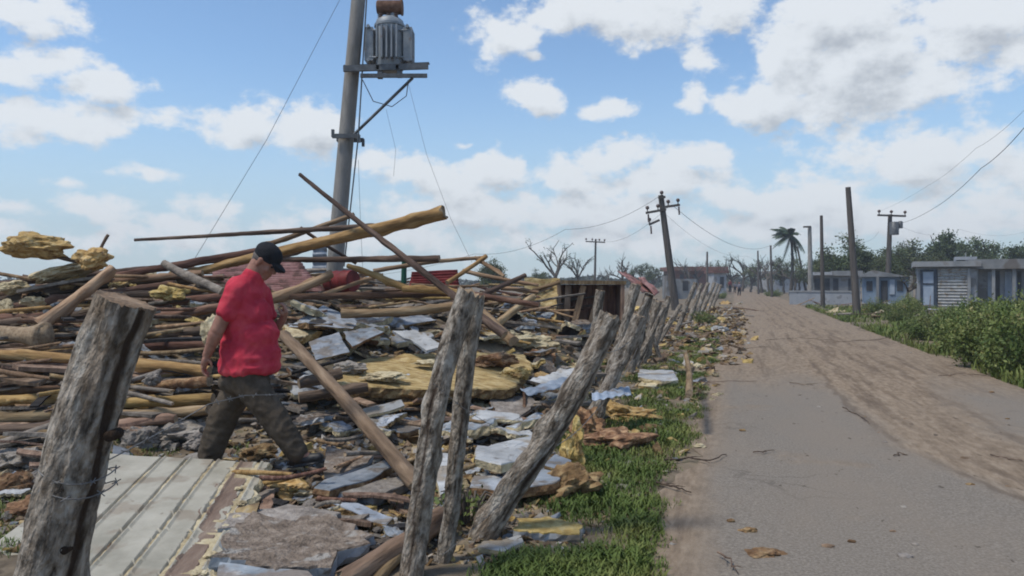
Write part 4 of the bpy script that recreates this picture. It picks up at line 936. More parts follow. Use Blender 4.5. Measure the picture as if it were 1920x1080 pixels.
def person():
    Y0 = 5.85; s = Y0/F
    B = P(480, 868, Y0)
    def W(px, py, v=0): return Vector(((px-480)*s, v, (868-py)*s))
    body = []
    # head, bowed about 28 degrees, turned slightly away
    hr = Matrix.Rotation(R(-8), 3, 'Z') @ Matrix.Rotation(R(37), 3, 'Y'); hc = W(498, 490, .01)
    def hd(x, y, z): return hc+hr @ Vector((x, y, z))
    body += [('e', hd(-.012, 0, .035), (.104, .079, .098), hr), ('e', hd(.028, 0, -.045), (.070, .062, .085), hr), ('e', hd(.058, 0, -.105), (.034, .042, .030), hr),
             ('c', hd(.084, 0, .012), .012, hd(.108, 0, -.032), .017), ('e', hd(.092, 0, -.036), (.016, .021, .012), hr),
             ('c', hd(.080, -.05, .024), .014, hd(.092, 0, .022), .014), ('c', hd(.080, .05, .024), .014, hd(.092, 0, .022), .014),
             ('c', hd(.084, -.022, -.070), .009, hd(.089, .022, -.070), .010), ('c', hd(.082, -.02, -.084), .010, hd(.086, .02, -.084), .010),
             ('e', hd(.060, -.045, -.035), (.026, .022, .028), hr), ('e', hd(.060, .045, -.035), (.026, .022, .028), hr)]
    for sy in (-1, 1):
        body += [('e', hd(-.012, sy*.080, -.012), (.020, .010, .033), hr), ('e', hd(-.008, sy*.084, .014), (.017, .008, .012), hr), ('e', hd(-.010, sy*.080, -.038), (.010, .009, .011), hr)]
    body += [('c', W(470, 526, 0), .078, hd(-.035, 0, -.03), .070)]
    # torso
    body += [('e', W(460, 560, 0), (.11, .155, .12), None), ('e', W(466, 622, 0), (.15, .15, .15), None), ('e', W(460, 690, 0), (.14, .14, .12), None)]
    # arms: near (right) arm hangs back
    sh, el, wr = W(455, 546, -.17), W(429, 615, -.225), W(408, 661, -.205)
    body += [('c', sh, .062, el, .053), ('c', el, .052, wr, .033), ('c', el.lerp(wr, .2), .055, el.lerp(wr, .5), .045)]
    pd = (W(402, 682, -.205)-wr); pc = wr+pd*.55
    body += [('c', wr, .027, wr+pd*.9, .026), ('e', pc, (.026, .040, .050), Matrix.Rotation(R(12), 3, 'Y'))]
    for k, (ln) in enumerate((.066, .076, .072, .056)):
        b = wr+pd*.95+Vector((.0, -.030+.0195*k, -.008)); m1 = b+Vector((.004, 0, -ln*.5)); m2 = m1+Vector((.017, 0, -ln*.33)); m3 = m2+Vector((.018, 0, -ln*.14))
        body += [('c', b, .0092, m1, .0088), ('c', m1, .0088, m2, .0080), ('c', m2, .0080, m3, .0068)]
    tb = wr+pd*.35+Vector((.024, -.01, 0)); body += [('c', tb, .012, tb+Vector((.024, -.006, -.030)), .0105), ('c', tb+Vector((.024, -.006, -.030)), .0105, tb+Vector((.028, -.004, -.058)), .0085)]
    # far (left) arm bent forward, hand before the chest
    sh2, el2, wr2 = W(474, 552, .19), W(492, 632, .225), W(520, 600, .15)
    body += [('c', sh2, .056, el2, .046), ('c', el2, .044, wr2, .030), ('c', wr2, .028, W(525, 586, .12), .030)]
    for k, ln in enumerate((.060, .068, .064, .050)):
        b = W(526, 581, .085+.02*k); m1 = b+Vector((-.004, -.006, ln*.5)); m2 = m1+Vector((-.020, -.008, ln*.25)); body += [('c', b, .0092, m1, .0086), ('c', m1, .0086, m2, .0072)]
    body += [('c', W(522, 590, .085), .012, W(517, 578, .065), .009)]
    # legs
    hipL, kneL, ankL = W(448, 700, .095), W(409, 785, .10), W(379, 876, .10)
    hipR, kneR, ankR = W(470, 700, -.095), W(520, 776, -.10), W(567, 846, -.09)
    for h_, k_, a_ in ((hipL, kneL, ankL), (hipR, kneR, ankR)): body += [('c', h_, .095, k_, .060), ('c', k_, .060, a_, .040)]
    body += [('c', ankR, .042, W(592, 857, -.09), .034), ('c', ankL, .042, W(400, 888, .10), .034)]
    o = fuse(body, .0065, 'person', 'flesh', None, 1); o.location = B
    tag(o, 'man in red T-shirt, black cap and brown trousers walking bowed over the debris', 'person')
    # clothing
    def shirt_w(c):
        f = .006*mnoise.noise(Vector((c.x*6, c.y*5, c.z*4)))
        f += .020*(.5-abs(mnoise.noise(Vector((c.x*6+c.z*9, c.y*4+2, c.z*3-c.x*9)))*1.6))*sst(1.42, 1.1, c.z)
        f += .010*(.5-abs(mnoise.noise(Vector((c.x*13-c.z*8, c.y*9, c.z*8+c.x*5)))*1.6)); return f
    sp = [('e', W(460, 548, 0), (.150, .19, .125), Matrix.Rotation(R(32), 3, 'Y')), ('e', W(464, 590, 0), (.178, .200, .17), None), ('e', W(473, 630, 0), (.206, .205, .17), None), ('e', W(472, 660, 0), (.212, .205, .15), None)]
    sp += [('c', W(462, 537, -.09), .085, W(456, 550, -.165), .078), ('c', W(470, 540, .09), .085, W(474, 554, .17), .080)]
    sp += [('c', W(456, 549, -.175), .078, W(446, 582, -.212), .073), ('c', W(474, 552, .175), .080, W(483, 590, .205), .074)]
    sp += [('e', W(468, 684, 0), (.228, .24, .045), None), ('e', W(469, 668, 0), (.224, .23, .08), None), ('c', W(456, 560, -.08), .125, W(460, 620, -.06), .14), ('c', W(473, 522, 0), .088, W(464, 545, 0), .11)]
    # skirt of the shirt: a flat lower rim
    for a in np.linspace(0, 2*math.pi, 48, endpoint=False):
        p = W(468, 640, 0)+Vector((.165*math.cos(a), .150*math.sin(a), 0)); q = W(468, 690, 0)+Vector((.186*math.cos(a), .205*math.sin(a), .0)); sp.append(('c', p, .05, q, .040))
    shirt = fuse(sp, .008, 'shirt', 'shirt', o, 2, shirt_w)
    def tw(c): return .005*mnoise.noise(Vector((c.x*8, c.y*8, c.z*5)))+.007*(1-abs(mnoise.noise(Vector((c.x*9+c.z*7, c.y*7, c.z*13-c.x*6))))*2)*sst(.75, .1, c.z)+.003*mnoise.noise(c*24)
    tp = [('e', W(464, 694, 0), (.19, .165, .10), None), ('e', W(458, 716, 0), (.20, .175, .11), None)]
    tp += [('c', hipL+Vector((.03, 0, -.03)), .128, kneL, .112), ('c', kneL, .116, W(382, 864, .10), .090), ('c', hipR+Vector((0, 0, -.03)), .128, kneR, .106), ('c', kneR, .110, W(563, 842, -.09), .080)]
    fuse(tp, .009, 'trousers', 'trous', o, 2, tw)
    cp = [('e', hd(-.014, 0, .062), (.116, .090, .086), hr), ('e', hd(-.014, 0, .03), (.112, .088, .04), hr)]
    for k in range(9):
        a = (k-4)/4*.85; cp.append(('c', hd(.075*math.cos(a), .075*math.sin(a), .040), .0085, hd(.085+.085*math.cos(a), .070*math.sin(a), .022-.03*abs(math.sin(a))), .0065))
    cp.append(('e', hd(.11, 0, .034), (.070, .060, .008), hr @ Matrix.Rotation(R(9), 3, 'Y')))
    cap = fuse(cp, .005, 'cap', 'cap', o, 1)
    hp = [('e', hd(-.040, 0, .005), (.079, .0795, .052), hr), ('e', hd(-.050, 0, -.03), (.060, .062, .035), hr)]
    fuse(hp, .005, 'hair', 'hair', o, 1)
    for sy in (-1, 1):
        e = hd(.079, sy*.030, .004); mb = MB(); mb.tube([e+hr @ Vector((x, 0, 0)) for x in (-.012, -.006, 0, .006, .009)], [.006, .011, .013, .009, .002], 12); mb.build('eye', M['cap'], o)
    for an, fw, v in ((W(562, 846, -.09), Vector((.985, 0, .17)), -.09), (W(378, 880, .10), Vector((1, 0, 0)), .10)):
        fw = fw.normalized(); up = Vector((-fw.z, 0, fw.x)); z0 = an-up*.062
        q = [('c', an+up*.045, .066, z0+up*.02-fw*.015, .050), ('c', z0-fw*.03+up*.012, .043, z0+fw*.09+up*.006, .044, .9), ('c', z0+fw*.05+up*.01, .045, z0+fw*.165+up*.004, .038)]
        q += [('e', z0+fw*.06-up*.030, (.155, .050, .012), Matrix.Rotation(-math.atan2(fw.z, fw.x), 3, 'Y'))]
        fuse(q, .007, 'shoe', 'shoe', o, 1)
    # what the far hand leans before: nothing; small distant walkers on the road
person()
def far_person(px, py_h, py_f, Y, label, cloth, seed, bag=False):
    s = (py_f-py_h)/F*Y/1.72; b = P(px, py_f, Y); b.z = .01
    V = lambda x, y, z: Vector((x*s, y*s, z*s))
    parts = [('e', V(0, 0, 1.60), (.085*s, .10*s, .115*s)), ('c', V(0, 0, 1.40), .06*s, V(0, 0, 1.52), .055*s), ('e', V(0, 0, 1.22), (.19*s, .12*s, .25*s)), ('e', V(0, 0, .95), (.16*s, .12*s, .14*s)),
             ('c', V(.2, 0, 1.38), .055*s, V(.25, .02, 1.08), .045*s), ('c', V(.25, .02, 1.08), .042*s, V(.24, -.08, .82), .035*s), ('c', V(-.2, 0, 1.38), .055*s, V(-.26, .02, 1.08), .045*s), ('c', V(-.26, .02, 1.08), .042*s, V(-.24, -.06, .82), .035*s),
             ('c', V(.09, 0, .9), .09*s, V(.10, -.1, .48), .06*s), ('c', V(.10, -.1, .48), .058*s, V(.10, 0, .06), .045*s), ('c', V(-.09, 0, .9), .09*s, V(-.10, .06, .48), .06*s), ('c', V(-.10, .06, .48), .058*s, V(-.10, .16, .07), .045*s),
             ('c', V(.10, .03, .045), .045*s, V(.10, -.13, .035), .035*s), ('c', V(-.10, .19, .045), .045*s, V(-.10, .03, .035), .035*s)]
    o = fuse(parts, .03*s, 'person', 'flesh', None, 1); o.location = b; tag(o, label, 'person', 'people far down the road')
    fuse([('e', V(0, 0, 1.22), (.215*s, .145*s, .27*s)), ('c', V(.2, 0, 1.38), .07*s, V(.24, .02, 1.14), .06*s), ('c', V(-.2, 0, 1.38), .07*s, V(-.25, .02, 1.14), .06*s)], .03*s, 'shirt', cloth, o, 1)
    fuse([('e', V(0, 0, .93), (.18*s, .145*s, .15*s)), ('c', V(.09, 0, .9), .105*s, V(.10, -.1, .48), .08*s), ('c', V(.10, -.1, .48), .075*s, V(.10, 0, .10), .06*s), ('c', V(-.09, 0, .9), .105*s, V(-.10, .06, .48), .08*s), ('c', V(-.10, .06, .48), .075*s, V(-.10, .16, .11), .06*s)], .03*s, 'trousers', 'cap', o, 1)
far_person(1386, 529, 556, 84, 'walker in dark clothes, the closest person on the far road', 'cloth', 1)
far_person(1378, 525, 546, 108, 'walker in a grey top behind the closest far walker', 'cloth', 2)
far_person(1369, 512, 536, 116, 'walker in a red top far down the left road edge', 'redm', 3)

# ------------------------------------------------------------------ the white ribbed sandwich panel at the lower left
def ribbed_panel():
    A, B, C, D = P(205, 850, 5.75), P(508, 868, 5.6), P(396, 1092, 3.72), P(-115, 1100, 3.72)
    cen = (A+B+C+D)/4; nrm = (B-A).cross(D-A).normalized()
    if nrm.z < 0: nrm = -nrm
    root = tag(empty('sandwich_panel', cen), 'cream ribbed sandwich panel lying flat beside the thick front post, dirt along one edge', 'wall panel', 'sandwich panel pieces')
    nu, nv = 260, 60; ribs = [.33, .49, .66, .80, .925]
    def hgt(u):
        h = 0
        for r in ribs:
            d = abs(u-r); h -= .026*max(0, 1-d/.012); h += .011*max(0, 1-abs(u-r-.022)/.012)
        return h
    def pt(u, v, o=0):
        p = A.lerp(B, u).lerp(D.lerp(C, u), v)
        b = .014*mnoise.noise(Vector((u*2.2, v*2.5, 7)))+.004*mnoise.noise(Vector((u*9, v*7, 2)))
        return p+nrm*(hgt(u)+b+o)-cen
    def rim(v): return 1-.028*abs(mnoise.fractal(Vector((v*9, 3, 1)), 1, 2, 4))*2-.01
    mb = MB(); vs = []; fs = []; us = [i/nu for i in range(nu+1)]
    for j in range(nv+1):
        v = j/nv; e0 = .012*mnoise.noise(Vector((v*6, 8, 2)))
        for u in us: vs.append(pt(u*(rim(v)-.0)+(1-u)*0, v+(.012*mnoise.noise(Vector((u*8, 1, 1))) if j in (0, nv) else 0)))
    fs = [(j*(nu+1)+i, j*(nu+1)+i+1, (j+1)*(nu+1)+i+1, (j+1)*(nu+1)+i) for j in range(nv) for i in range(nu)]
    mb.add([], [], 0); b0 = len(mb.v); mb.v += [tuple(q) for q in vs]
    for f in fs:
        mb.f.append(list(f)); i = f[0] % (nu+1); j = f[0]//(nu+1); u = i/nu; v = j/nv
        q = u+.035*mnoise.fractal(Vector((v*5, u*8, 4)), 1, 2, 3)-.06*(v-.5)
        mb.m.append(1 if .835 < q < .925 or (q > .8 and mnoise.noise(Vector((u*26, v*9, 6))) > .42) else 0); mb.sm.append(False)
    mb.build('ribbed_face', [M['rib'], M['ribd']], root)
    # crumbling foam core: thick body under the face, sticking out raggedly past it
    mb = MB(); n = 90; rows = []
    for j in range(n+1):
        v = j/n; o1 = rim(v)+.012+.03*mnoise.fractal(Vector((v*13, 4, 2)), 1, 2, 4); o2 = o1+.008+.03*mnoise.fractal(Vector((v*17, 9, 2)), 1, 2, 4)
        row = [pt(-.002, v, -.03), pt(rim(v)-.03, v, -.006), pt(o1-.008, v, -.004+.010*mnoise.noise(Vector((v*30, 2, 2)))), pt(o2, v, -.03), pt(o1, v, -.062), pt(o1-.05, v, -.075), pt(-.002, v, -.075)]
        rows.append(row)
    k = 7; vs = [p for r in rows for p in r]; fs = [(j*k+i, j*k+(i+1) % k, (j+1)*k+(i+1) % k, (j+1)*k+i) for j in range(n) for i in range(k)]
    fs += [tuple(reversed(range(k))), tuple(n*k+i for i in range(k))]
    mb.add(vs, fs); mb.build('foam_core', M['foamp'], root)
    rnd = random.Random(2)
    for q in range(9):
        v = rnd.uniform(.1, 1); u = rnd.uniform(.90, .965) ; c = pt(u, v, .008)
        me = chunk_mesh('foam_crumb', [M['foamp']], 40+q, (rnd.uniform(.03, .08), rnd.uniform(.04, .12), .025), .4, 3); ob = link('foam_crumb', me, root); ob.location = c
ribbed_panel()

# ------------------------------------------------------------------ named pieces of the debris
GR = 'boards and panels of the debris heap'
# tall members against the sky
GP = 'loose poles of the debris heap'
def plog(x0, y0, Y0, x1, y1, Y1, r0, r1, mat, label, **kw): return log(kw.pop('name', 'pole'), P(x0, y0, Y0), P(x1, y1, Y1), r0, r1, mat, label, kw.pop('cat', 'pole'), GP, **kw)
plog(290, 528, 10.6, 832, 399, 9.6, .05, .085, 'yellow', 'heavy ochre beam pointing up right before the utility pole, ragged thick end', seed=5, bend=.008, knots=8, ragged=.03, name='beam', seg=18, flare=.12, step=.04)
plog(470, 496, 10.8, 790, 408, 10.0, .035, .045, 'dark', 'dark pole lying along the top of the heavy ochre beam', seed=6, bend=.006)
plog(252, 450, 10.2, 702, 424, 10.6, .020, .042, 'dark', 'long thin level pole with pale tip sticking out over the man\'s head', seed=7, bend=.006)
plog(562, 327, 10.2, 946, 628, 8.4, .026, .052, 'dark', 'long thin pole slanting down right from before the utility pole to the twin posts', seed=8, bend=.012)
plog(492, 462, 10.9, 664, 402, 10.7, .040, .032, 'tan', 'short pole crossing above the black cap', seed=9, bend=.01)
plog(425, 487, 11.2, 824, 485, 10.4, .035, .048, 'dark', 'dark level pole with rounded end behind the black cap', seed=10, bend=.004)
plog(563, 427, 10.9, 668, 494, 10.9, .026, .022, 'dark', 'thin stick slanting across the utility pole base', seed=11)
plog(100, 537, 10.5, 486, 471, 10.4, .045, .055, 'red', 'thick brown pole rising to the man\'s cap', seed=12, bend=.008)
plog(652, 498, 10.2, 760, 540, 9.9, .035, .05, 'yellow', 'upper half of the yellow branch under the dark level pole', seed=13, name='branch', cat='branch')
plog(756, 541, 9.9, 880, 551, 9.6, .05, .04, 'yellow', 'lower level half of the yellow branch behind the twin posts', seed=14, name='branch', cat='branch')
plog(496, 563, 9.7, 622, 514, 10.2, .075, .05, 'tan', 'greenish ochre log in front of the man\'s chin', seed=15, name='log', cat='log', bend=.05)
plog(308, 494, 9.9, 418, 548, 9.3, .05, .055, 'grey', 'greyish log slanting down to the man\'s back', seed=16, name='log', cat='log', bend=.03)
plog(203, 440, 9.8, 183, 478, 9.8, .018, .022, 'dark', 'short dark stick standing up from the foam coated stick', seed=17, name='stick', cat='stick')
plog(18, 460, 9.8, 190, 500, 9.8, .020, .030, 'dark', 'dark stick threaded through the two foam lumps against the sky', seed=18, name='stick', cat='stick')
plog(520, 556, 9.8, 852, 549, 10.4, .04, .05, 'red', 'long level brown pole behind the man\'s chest', seed=19, bend=.01)
plog(886, 552, 10.6, 1012, 572, 10.2, .045, .035, 'red', 'brown pole pointing right from behind the twin posts', seed=20, bend=.01)
plog(640, 588, 9.6, 880, 570, 9.6, .06, .05, 'tan', 'tan log lying level left of the twin posts', seed=21, name='log', cat='log', bend=.03)
plog(905, 586, 9.2, 962, 640, 8.6, .06, .06, 'tan', 'short ochre log slanting right of the twin posts', seed=22, name='log', cat='log')
plog(700, 508, 12.5, 905, 483, 13, .04, .03, 'tan', 'pale thin pole on the skyline left of the twin posts', seed=23)
plog(890, 483, 13, 945, 518, 12.6, .035, .03, 'tan', 'short pale stick forming a peak on the skyline', seed=24, name='stick', cat='stick')
plog(838, 530, 12.4, 912, 480, 13, .04, .035, 'yellow', 'yellowish stick leaning up to the skyline peak', seed=25, name='stick', cat='stick')
plog(900, 556, 12, 985, 516, 12.6, .045, .04, 'dark', 'dark stick slanting up towards the yellow board', seed=26, name='stick', cat='stick')
plog(930, 610, 11, 1000, 556, 12, .06, .05, 'tan', 'ochre stick slanting up before the yellow board', seed=27, name='stick', cat='stick')
plog(606, 552, 10.6, 700, 520, 11.2, .03, .028, 'tan', 'slim ochre stick by the dark red drum', seed=28, name='stick', cat='stick')
plog(757, 532, 13, 758, 486, 13, .05, .045, 'green', 'short dark green pipe standing up under the dark level pole', seed=29, name='pipe', cat='pipe', rough=.02, knots=0, bend=0, capmat='green')
for k, (x0, y0, x1, y1, lab) in enumerate([(1000, 545, 1052, 528, 'stick over the yellow board'), (868, 508, 1010, 535, 'thin level stick left of the yellow board'), (940, 540, 1010, 548, 'brown stick under the skyline beside the yellow board')]):
    plog(x0, y0, 13.5, x1, y1, 13.2, .04, .03, 'tan', lab+', tan', seed=70+k, name='stick', cat='stick')
# the pole stack at the left
LP = [(-40, 540, 10.8, 300, 503, 10.6, .05, .045, 'dark', 'top pole of the left stack, under the foam lumps'), (-40, 556, 10.4, 380, 512, 10.2, .05, .045, 'red', 'second pole from the top of the left stack'),
 (-40, 570, 10.1, 352, 520, 10.3, .055, .045, 'dark', 'dark pole in the left stack beneath the second one'), (-40, 585, 9.8, 330, 532, 9.9, .055, .05, 'red', 'pole of the left stack crossing behind the ochre branch'),
 (150, 556, 9.7, 424, 538, 9.5, .05, .045, 'dark', 'dark pole of the left stack running to the man\'s back'), (-40, 600, 9.4, 190, 592, 9.3, .055, .05, 'red', 'brown pole of the left stack above the hollow bone shaped log'),
 (-40, 612, 9.2, 260, 580, 9.2, .05, .05, 'dark', 'dark pole of the left stack level with the hollow log'), (250, 604, 9.0, 424, 574, 8.9, .055, .055, 'red', 'reddish pole behind the man\'s upper arm'),
 (270, 572, 9.5, 420, 556, 9.3, .05, .05, 'red', 'thin reddish pole behind the man\'s sleeve'), (130, 628, 8.9, 300, 606, 8.8, .05, .045, 'dark', 'dark pole just right of the hollow log'),
 (255, 632, 8.6, 405, 618, 8.5, .05, .05, 'dark', 'dark pole behind the man\'s elbow'), (262, 650, 8.4, 402, 646, 8.3, .055, .05, 'red', 'brown pole behind the man\'s forearm'),
 (-40, 660, 8.4, 170, 648, 8.5, .05, .05, 'dark', 'dark pole right above the long yellow pole'), (-40, 690, 7.9, 150, 690, 7.9, .05, .05, 'dark', 'dark pole right under the long yellow pole'),
 (-40, 705, 7.7, 160, 702, 7.7, .045, .045, 'dark', 'dark pole second under the long yellow pole'), (-40, 722, 7.5, 145, 716, 7.5, .05, .045, 'dark', 'dark pole third under the long yellow pole'),
 (-40, 734, 7.3, 145, 730, 7.3, .04, .04, 'red', 'slim reddish pole low in the left stack'), (-40, 663, 7.7, 392, 698, 7.4, .052, .058, 'yellow', 'long smooth yellow pole running level behind the front post'),
 (-40, 752, 7.1, 142, 742, 7.1, .045, .05, 'yellow', 'mossy yellow pole left of the front post'), (-40, 788, 6.8, 135, 775, 6.8, .05, .05, 'tan', 'tan pole left of the front post below the mossy one'),
 (225, 757, 7.0, 400, 748, 6.9, .05, .05, 'yellow', 'yellow pole ending at the man\'s rear thigh'), (228, 778, 6.8, 392, 768, 6.7, .05, .045, 'tan', 'tan pole under the yellow one by the man\'s rear knee'),
 (215, 796, 6.6, 330, 786, 6.6, .04, .04, 'brown', 'brown short pole low behind the front post'), (268, 730, 7.2, 392, 715, 7.1, .06, .05, 'foamb', 'orange brown log behind the man\'s hand'),
 (-40, 815, 6.5, 120, 800, 6.5, .045, .05, 'dark', 'dark pole at the foot of the left stack'), (-40, 850, 6.2, 110, 795, 6.5, .05, .04, 'grey', 'grey branch slanting at the foot of the left stack'),
 (-40, 830, 6.3, 112, 812, 6.4, .03, .03, 'tan', 'thin tan stick at the foot of the left stack'), (420, 520, 11.4, 250, 536, 11.2, .05, .05, 'dark', 'dark pole deep in the heap behind the greyish log')]
for k, (x0, y0, a, x1, y1, b, r0, r1, mt_, lab) in enumerate(LP): plog(x0, y0, a, x1, y1, b, r0, r1, mt_, lab, seed=300+k, bend=.016, step=.06, seg=12, knots=7)
# branch with bone shaped ends
plog(212, 503, 9.0, 72, 612, 8.4, .055, .07, 'tan', 'ochre branch slanting down to the hollow bone shaped log', seed=31, name='branch', cat='branch', flare=.5, knots=8, step=.04)
def bone():
    p0, p1 = P(-40, 624, 8.3), P(86, 629, 8.1); L_ = (p1-p0).length; mb = MB()
    zs = [L_*t for t in (0, .15, .3, .45, .6, .72, .82, .90, .96, 1.0, 1.0, .97, .90, .8)]
    rs = [.085, .08, .082, .08, .082, .088, .105, .13, .145, .14, .115, .085, .06, .03]
    mb.tube([Vector((.012*math.sin(z*5), .01*math.cos(z*4), z)) for z in zs], rs, 26, 0, True, True, 1, lambda t, th: 1+.10*mnoise.noise(Vector((math.cos(th)*1.3, math.sin(th)*1.3, t*6)))+.06*math.cos(2*th+.4)+.05*mnoise.noise(Vector((math.cos(th)*4, math.sin(th)*4, t*14))))
    for k in range(len(mb.f)):
        if len(mb.f[k]) == 4 and mb.f[k][0]//26 >= 10: mb.m[k] = 1
    tag(mb.build('hollow_log', [M['cut'], M['gash']], None, axis_matrix(p0, p1)), 'hollow pale log with flared bone shaped end, far left in the heap', 'log')
bone()
chunk('foam_lump', 74, 462, 112, 44, 'foam', 'larger ochre foam lump stuck on the dark stick against the sky', 'foam lump', 'ochre foam lumps', Y=9.8, seed=3, rough=.38, rot=.06)
chunk('foam_lump', 175, 486, 62, 38, 'foam', 'smaller ochre foam lump at the stick\'s lower end', 'foam lump', 'ochre foam lumps', Y=9.75, seed=5, rough=.45)
chunk('foam_lump', 125, 510, 120, 26, 'foamp', 'long pale foam strip lying on top of the left stack', 'foam lump', 'ochre foam lumps', Y=10.2, seed=8, rough=.3, rot=-.22)
chunk('foam_lump', 25, 540, 60, 24, 'foamp', 'pale foam lump on the left stack near the photo edge', 'foam lump', 'ochre foam lumps', Y=10.0, seed=9)
chunk('foam_lump', 318, 550, 60, 26, 'foam', 'ochre foam lump among the poles left of the man\'s sleeve', 'foam lump', 'ochre foam lumps', Y=9.2, seed=11)
chunk('foam_lump', 398, 622, 36, 56, 'foamp', 'pale ragged foam scrap showing behind the man\'s elbow', 'foam lump', 'ochre foam lumps', Y=7.2, seed=13)
chunk('rubble_heap_stone', 286, 710, 32, 26, 'conc', 'small pale stone below the yellow pole beside the front post', 'stone', 'stones in the debris', Y=7.0, seed=15)
for k, (x, y, w, h_, mt_, lab) in enumerate([(330, 822, 120, 46, 'conc', 'large pale concrete lump behind the cream ribbed panel'), (262, 838, 60, 50, 'conc', 'pale concrete lump touching the front post behind the ribbed panel'), (372, 838, 50, 34, 'conc', 'concrete lump by the man\'s rear foot'), (40, 868, 90, 40, 'conc', 'grey concrete lump at the far left below the poles'), (28, 925, 70, 50, 'foamb', 'rust brown foam lump left of the front post'), (60, 960, 80, 36, 'foamb', 'brown foam scrap near the ribbed panel\'s left corner'), (488, 858, 60, 30, 'foamb', 'brown foam piece before the man\'s front foot'), (530, 925, 76, 40, 'foam', 'orange foam piece beside the ribbed panel\'s ragged edge'), (455, 790, 40, 34, 'foamb', 'tan foam piece between the man\'s legs'), (500, 800, 50, 30, 'conc', 'grey lump between the man\'s legs'), (1000, 655, 80, 34, 'foamp', 'pale yellow foam heap right of the big yellow slab'), (955, 640, 90, 30, 'foamp', 'pale foam hump behind the big yellow slab'), (1010, 680, 60, 30, 'foamb', 'brown foam lump at the right end of the big yellow slab')]):
    chunk('rubble_lump', x, y, w, h_, mt_, lab, 'rubble lump', 'lumps in the debris', seed=20+k, rough=.42, depth=.9)
# sheets and slabs
FS = ('foam', 'foamb', 'char'); SK = ('skin', 'foamb', 'char'); WH = ('white', 'foamp', 'foamb'); CO = ('dirtslab', 'skin', 'conc')
slab('foam_slab', [(628, 724), (606, 700), (690, 672), (760, 664), (900, 660), (985, 664), (1002, 690), (962, 727), (820, 729)], .11, ('foamflat', 'foamb', 'char'), 'big yellow foam slab lying level behind the twin posts', 'foam slab', GR, lift=.30, jag=.03, seed=4, step=.07, warp=.014)
slab('foam_slab', [(530, 634), (535, 612), (600, 604), (604, 618), (572, 632)], .09, ('foamp', 'foam', 'char'), 'greenish yellow foam slab just right of the man\'s belly', 'foam slab', GR, lift=.22, seed=5, step=.035)
slab('panel_sheet', [(540, 612, 9.3), (606, 572, 10.2), (672, 602, 9.9), (662, 616, 9.5), (600, 612, 9.1)], .02, SK, 'pale blue folded sheet right of the man\'s chest', 'panel', GR, seed=6, jag=.02)
slab('panel_sheet', [(578, 640, 8.6), (636, 622, 8.9), (655, 660, 8.3), (592, 674, 8.1)], .02, SK, 'pale square sheet tilted below the folded blue sheet', 'panel', GR, seed=7, jag=.015)
slab('panel_sheet', [(640, 622, 8.9), (700, 612, 9.3), (722, 622, 9.0), (660, 650, 8.6)], .03, SK, 'grey sheet strip right of the tilted square sheet', 'panel', GR, seed=8)
slab('panel_sheet', [(735, 620, 9.3), (778, 618, 9.4), (836, 648, 8.8), (800, 656, 8.7)], .03, ('white', 'skin', 'char'), 'bright bluish sheet left of the twin posts', 'panel', GR, seed=9)
slab('panel_sheet', [(690, 600), (790, 590), (820, 600), (740, 612)], .04, SK, 'dull grey sheet behind the bright bluish sheet', 'panel', GR, lift=.1, seed=10)
slab('panel_sheet', [(664, 770, 7.1), (756, 748, 7.3), (764, 760, 7.2), (676, 784, 7.0)], .03, WH, 'white plank like strip left of the twin posts', 'panel', GR, seed=11)
slab('panel_sheet', [(722, 800), (742, 778), (790, 788), (796, 802), (750, 812)], .06, SK, 'pale blue crumpled sheet beside the dark mottled post', 'panel', GR, lift=.12, seed=12)
slab('panel_sheet', [(880, 786), (900, 768), (978, 776), (980, 788)], .04, WH, 'white strip between the twin posts and the knotty post', 'panel', GR, lift=.18, seed=13)
slab('panel_sheet', [(916, 748), (990, 740), (1006, 752), (966, 792), (930, 786)], .05, ('conc', 'foamb', 'char'), 'grey brown curled board behind the knotty leaning post', 'board', GR, lift=.15, seed=14)
slab('panel_sheet', [(892, 862), (894, 836), (1000, 820), (1012, 832), (1000, 856), (940, 872)], .06, WH, 'white panel between the slim twin post and the knotty post, upper one', 'panel', GR, lift=.24, seed=15, warp=.03)
slab('panel_sheet', [(878, 912), (884, 890), (960, 896), (1040, 868), (1068, 880), (1040, 906), (960, 918)], .07, SK, 'grey white panel under the upper white panel', 'panel', GR, lift=.14, seed=16)
slab('panel_sheet', [(1020, 872), (1040, 850), (1072, 862), (1064, 882)], .05, SK, 'small bluish panel piece poking out right of the knotty post', 'panel', GR, lift=.16, seed=17)
slab('concrete_slab', [(604, 884), (612, 836), (704, 852), (690, 872), (640, 888)], .05, CO, 'brown faced slab with a blue rim right of the man\'s shoe', 'slab', GR, lift=.14, seed=18, jag=.02)
slab('panel_sheet', [(588, 914), (606, 900), (738, 858), (748, 868), (700, 895), (620, 918)], .06, SK, 'long greenish grey slab lying below the brown faced slab', 'slab', GR, lift=.14, seed=19)
slab('panel_sheet', [(634, 922), (640, 910), (752, 892), (768, 906), (700, 932)], .07, ('conc', 'skin', 'char'), 'second grey slab stacked below the long greenish one', 'slab', GR, lift=.1, seed=20)
slab('panel_sheet', [(584, 924), (604, 916), (736, 972), (728, 986), (690, 974)], .05, SK, 'pale blue strip slanting down left of the dark mottled post', 'panel', GR, lift=.07, seed=21)
slab('concrete_slab', [(404, 1040), (430, 992), (476, 962), (548, 972), (600, 958), (668, 986), (696, 1000), (688, 1016), (640, 1034), (618, 1058), (520, 1068)], .085, CO, 'largest brown slab with pale blue rim at the bottom, beside the ribbed panel', 'slab', GR, lift=.12, seed=22, jag=.05, warp=.03, step=.05)
slab('concrete_slab', [(412, 990), (430, 960), (540, 946), (640, 960), (600, 976), (500, 980)], .05, ('conc', 'skin', 'char'), 'crumbled grey slab edge behind the largest brown slab', 'slab', GR, lift=.1, seed=23, jag=.04)
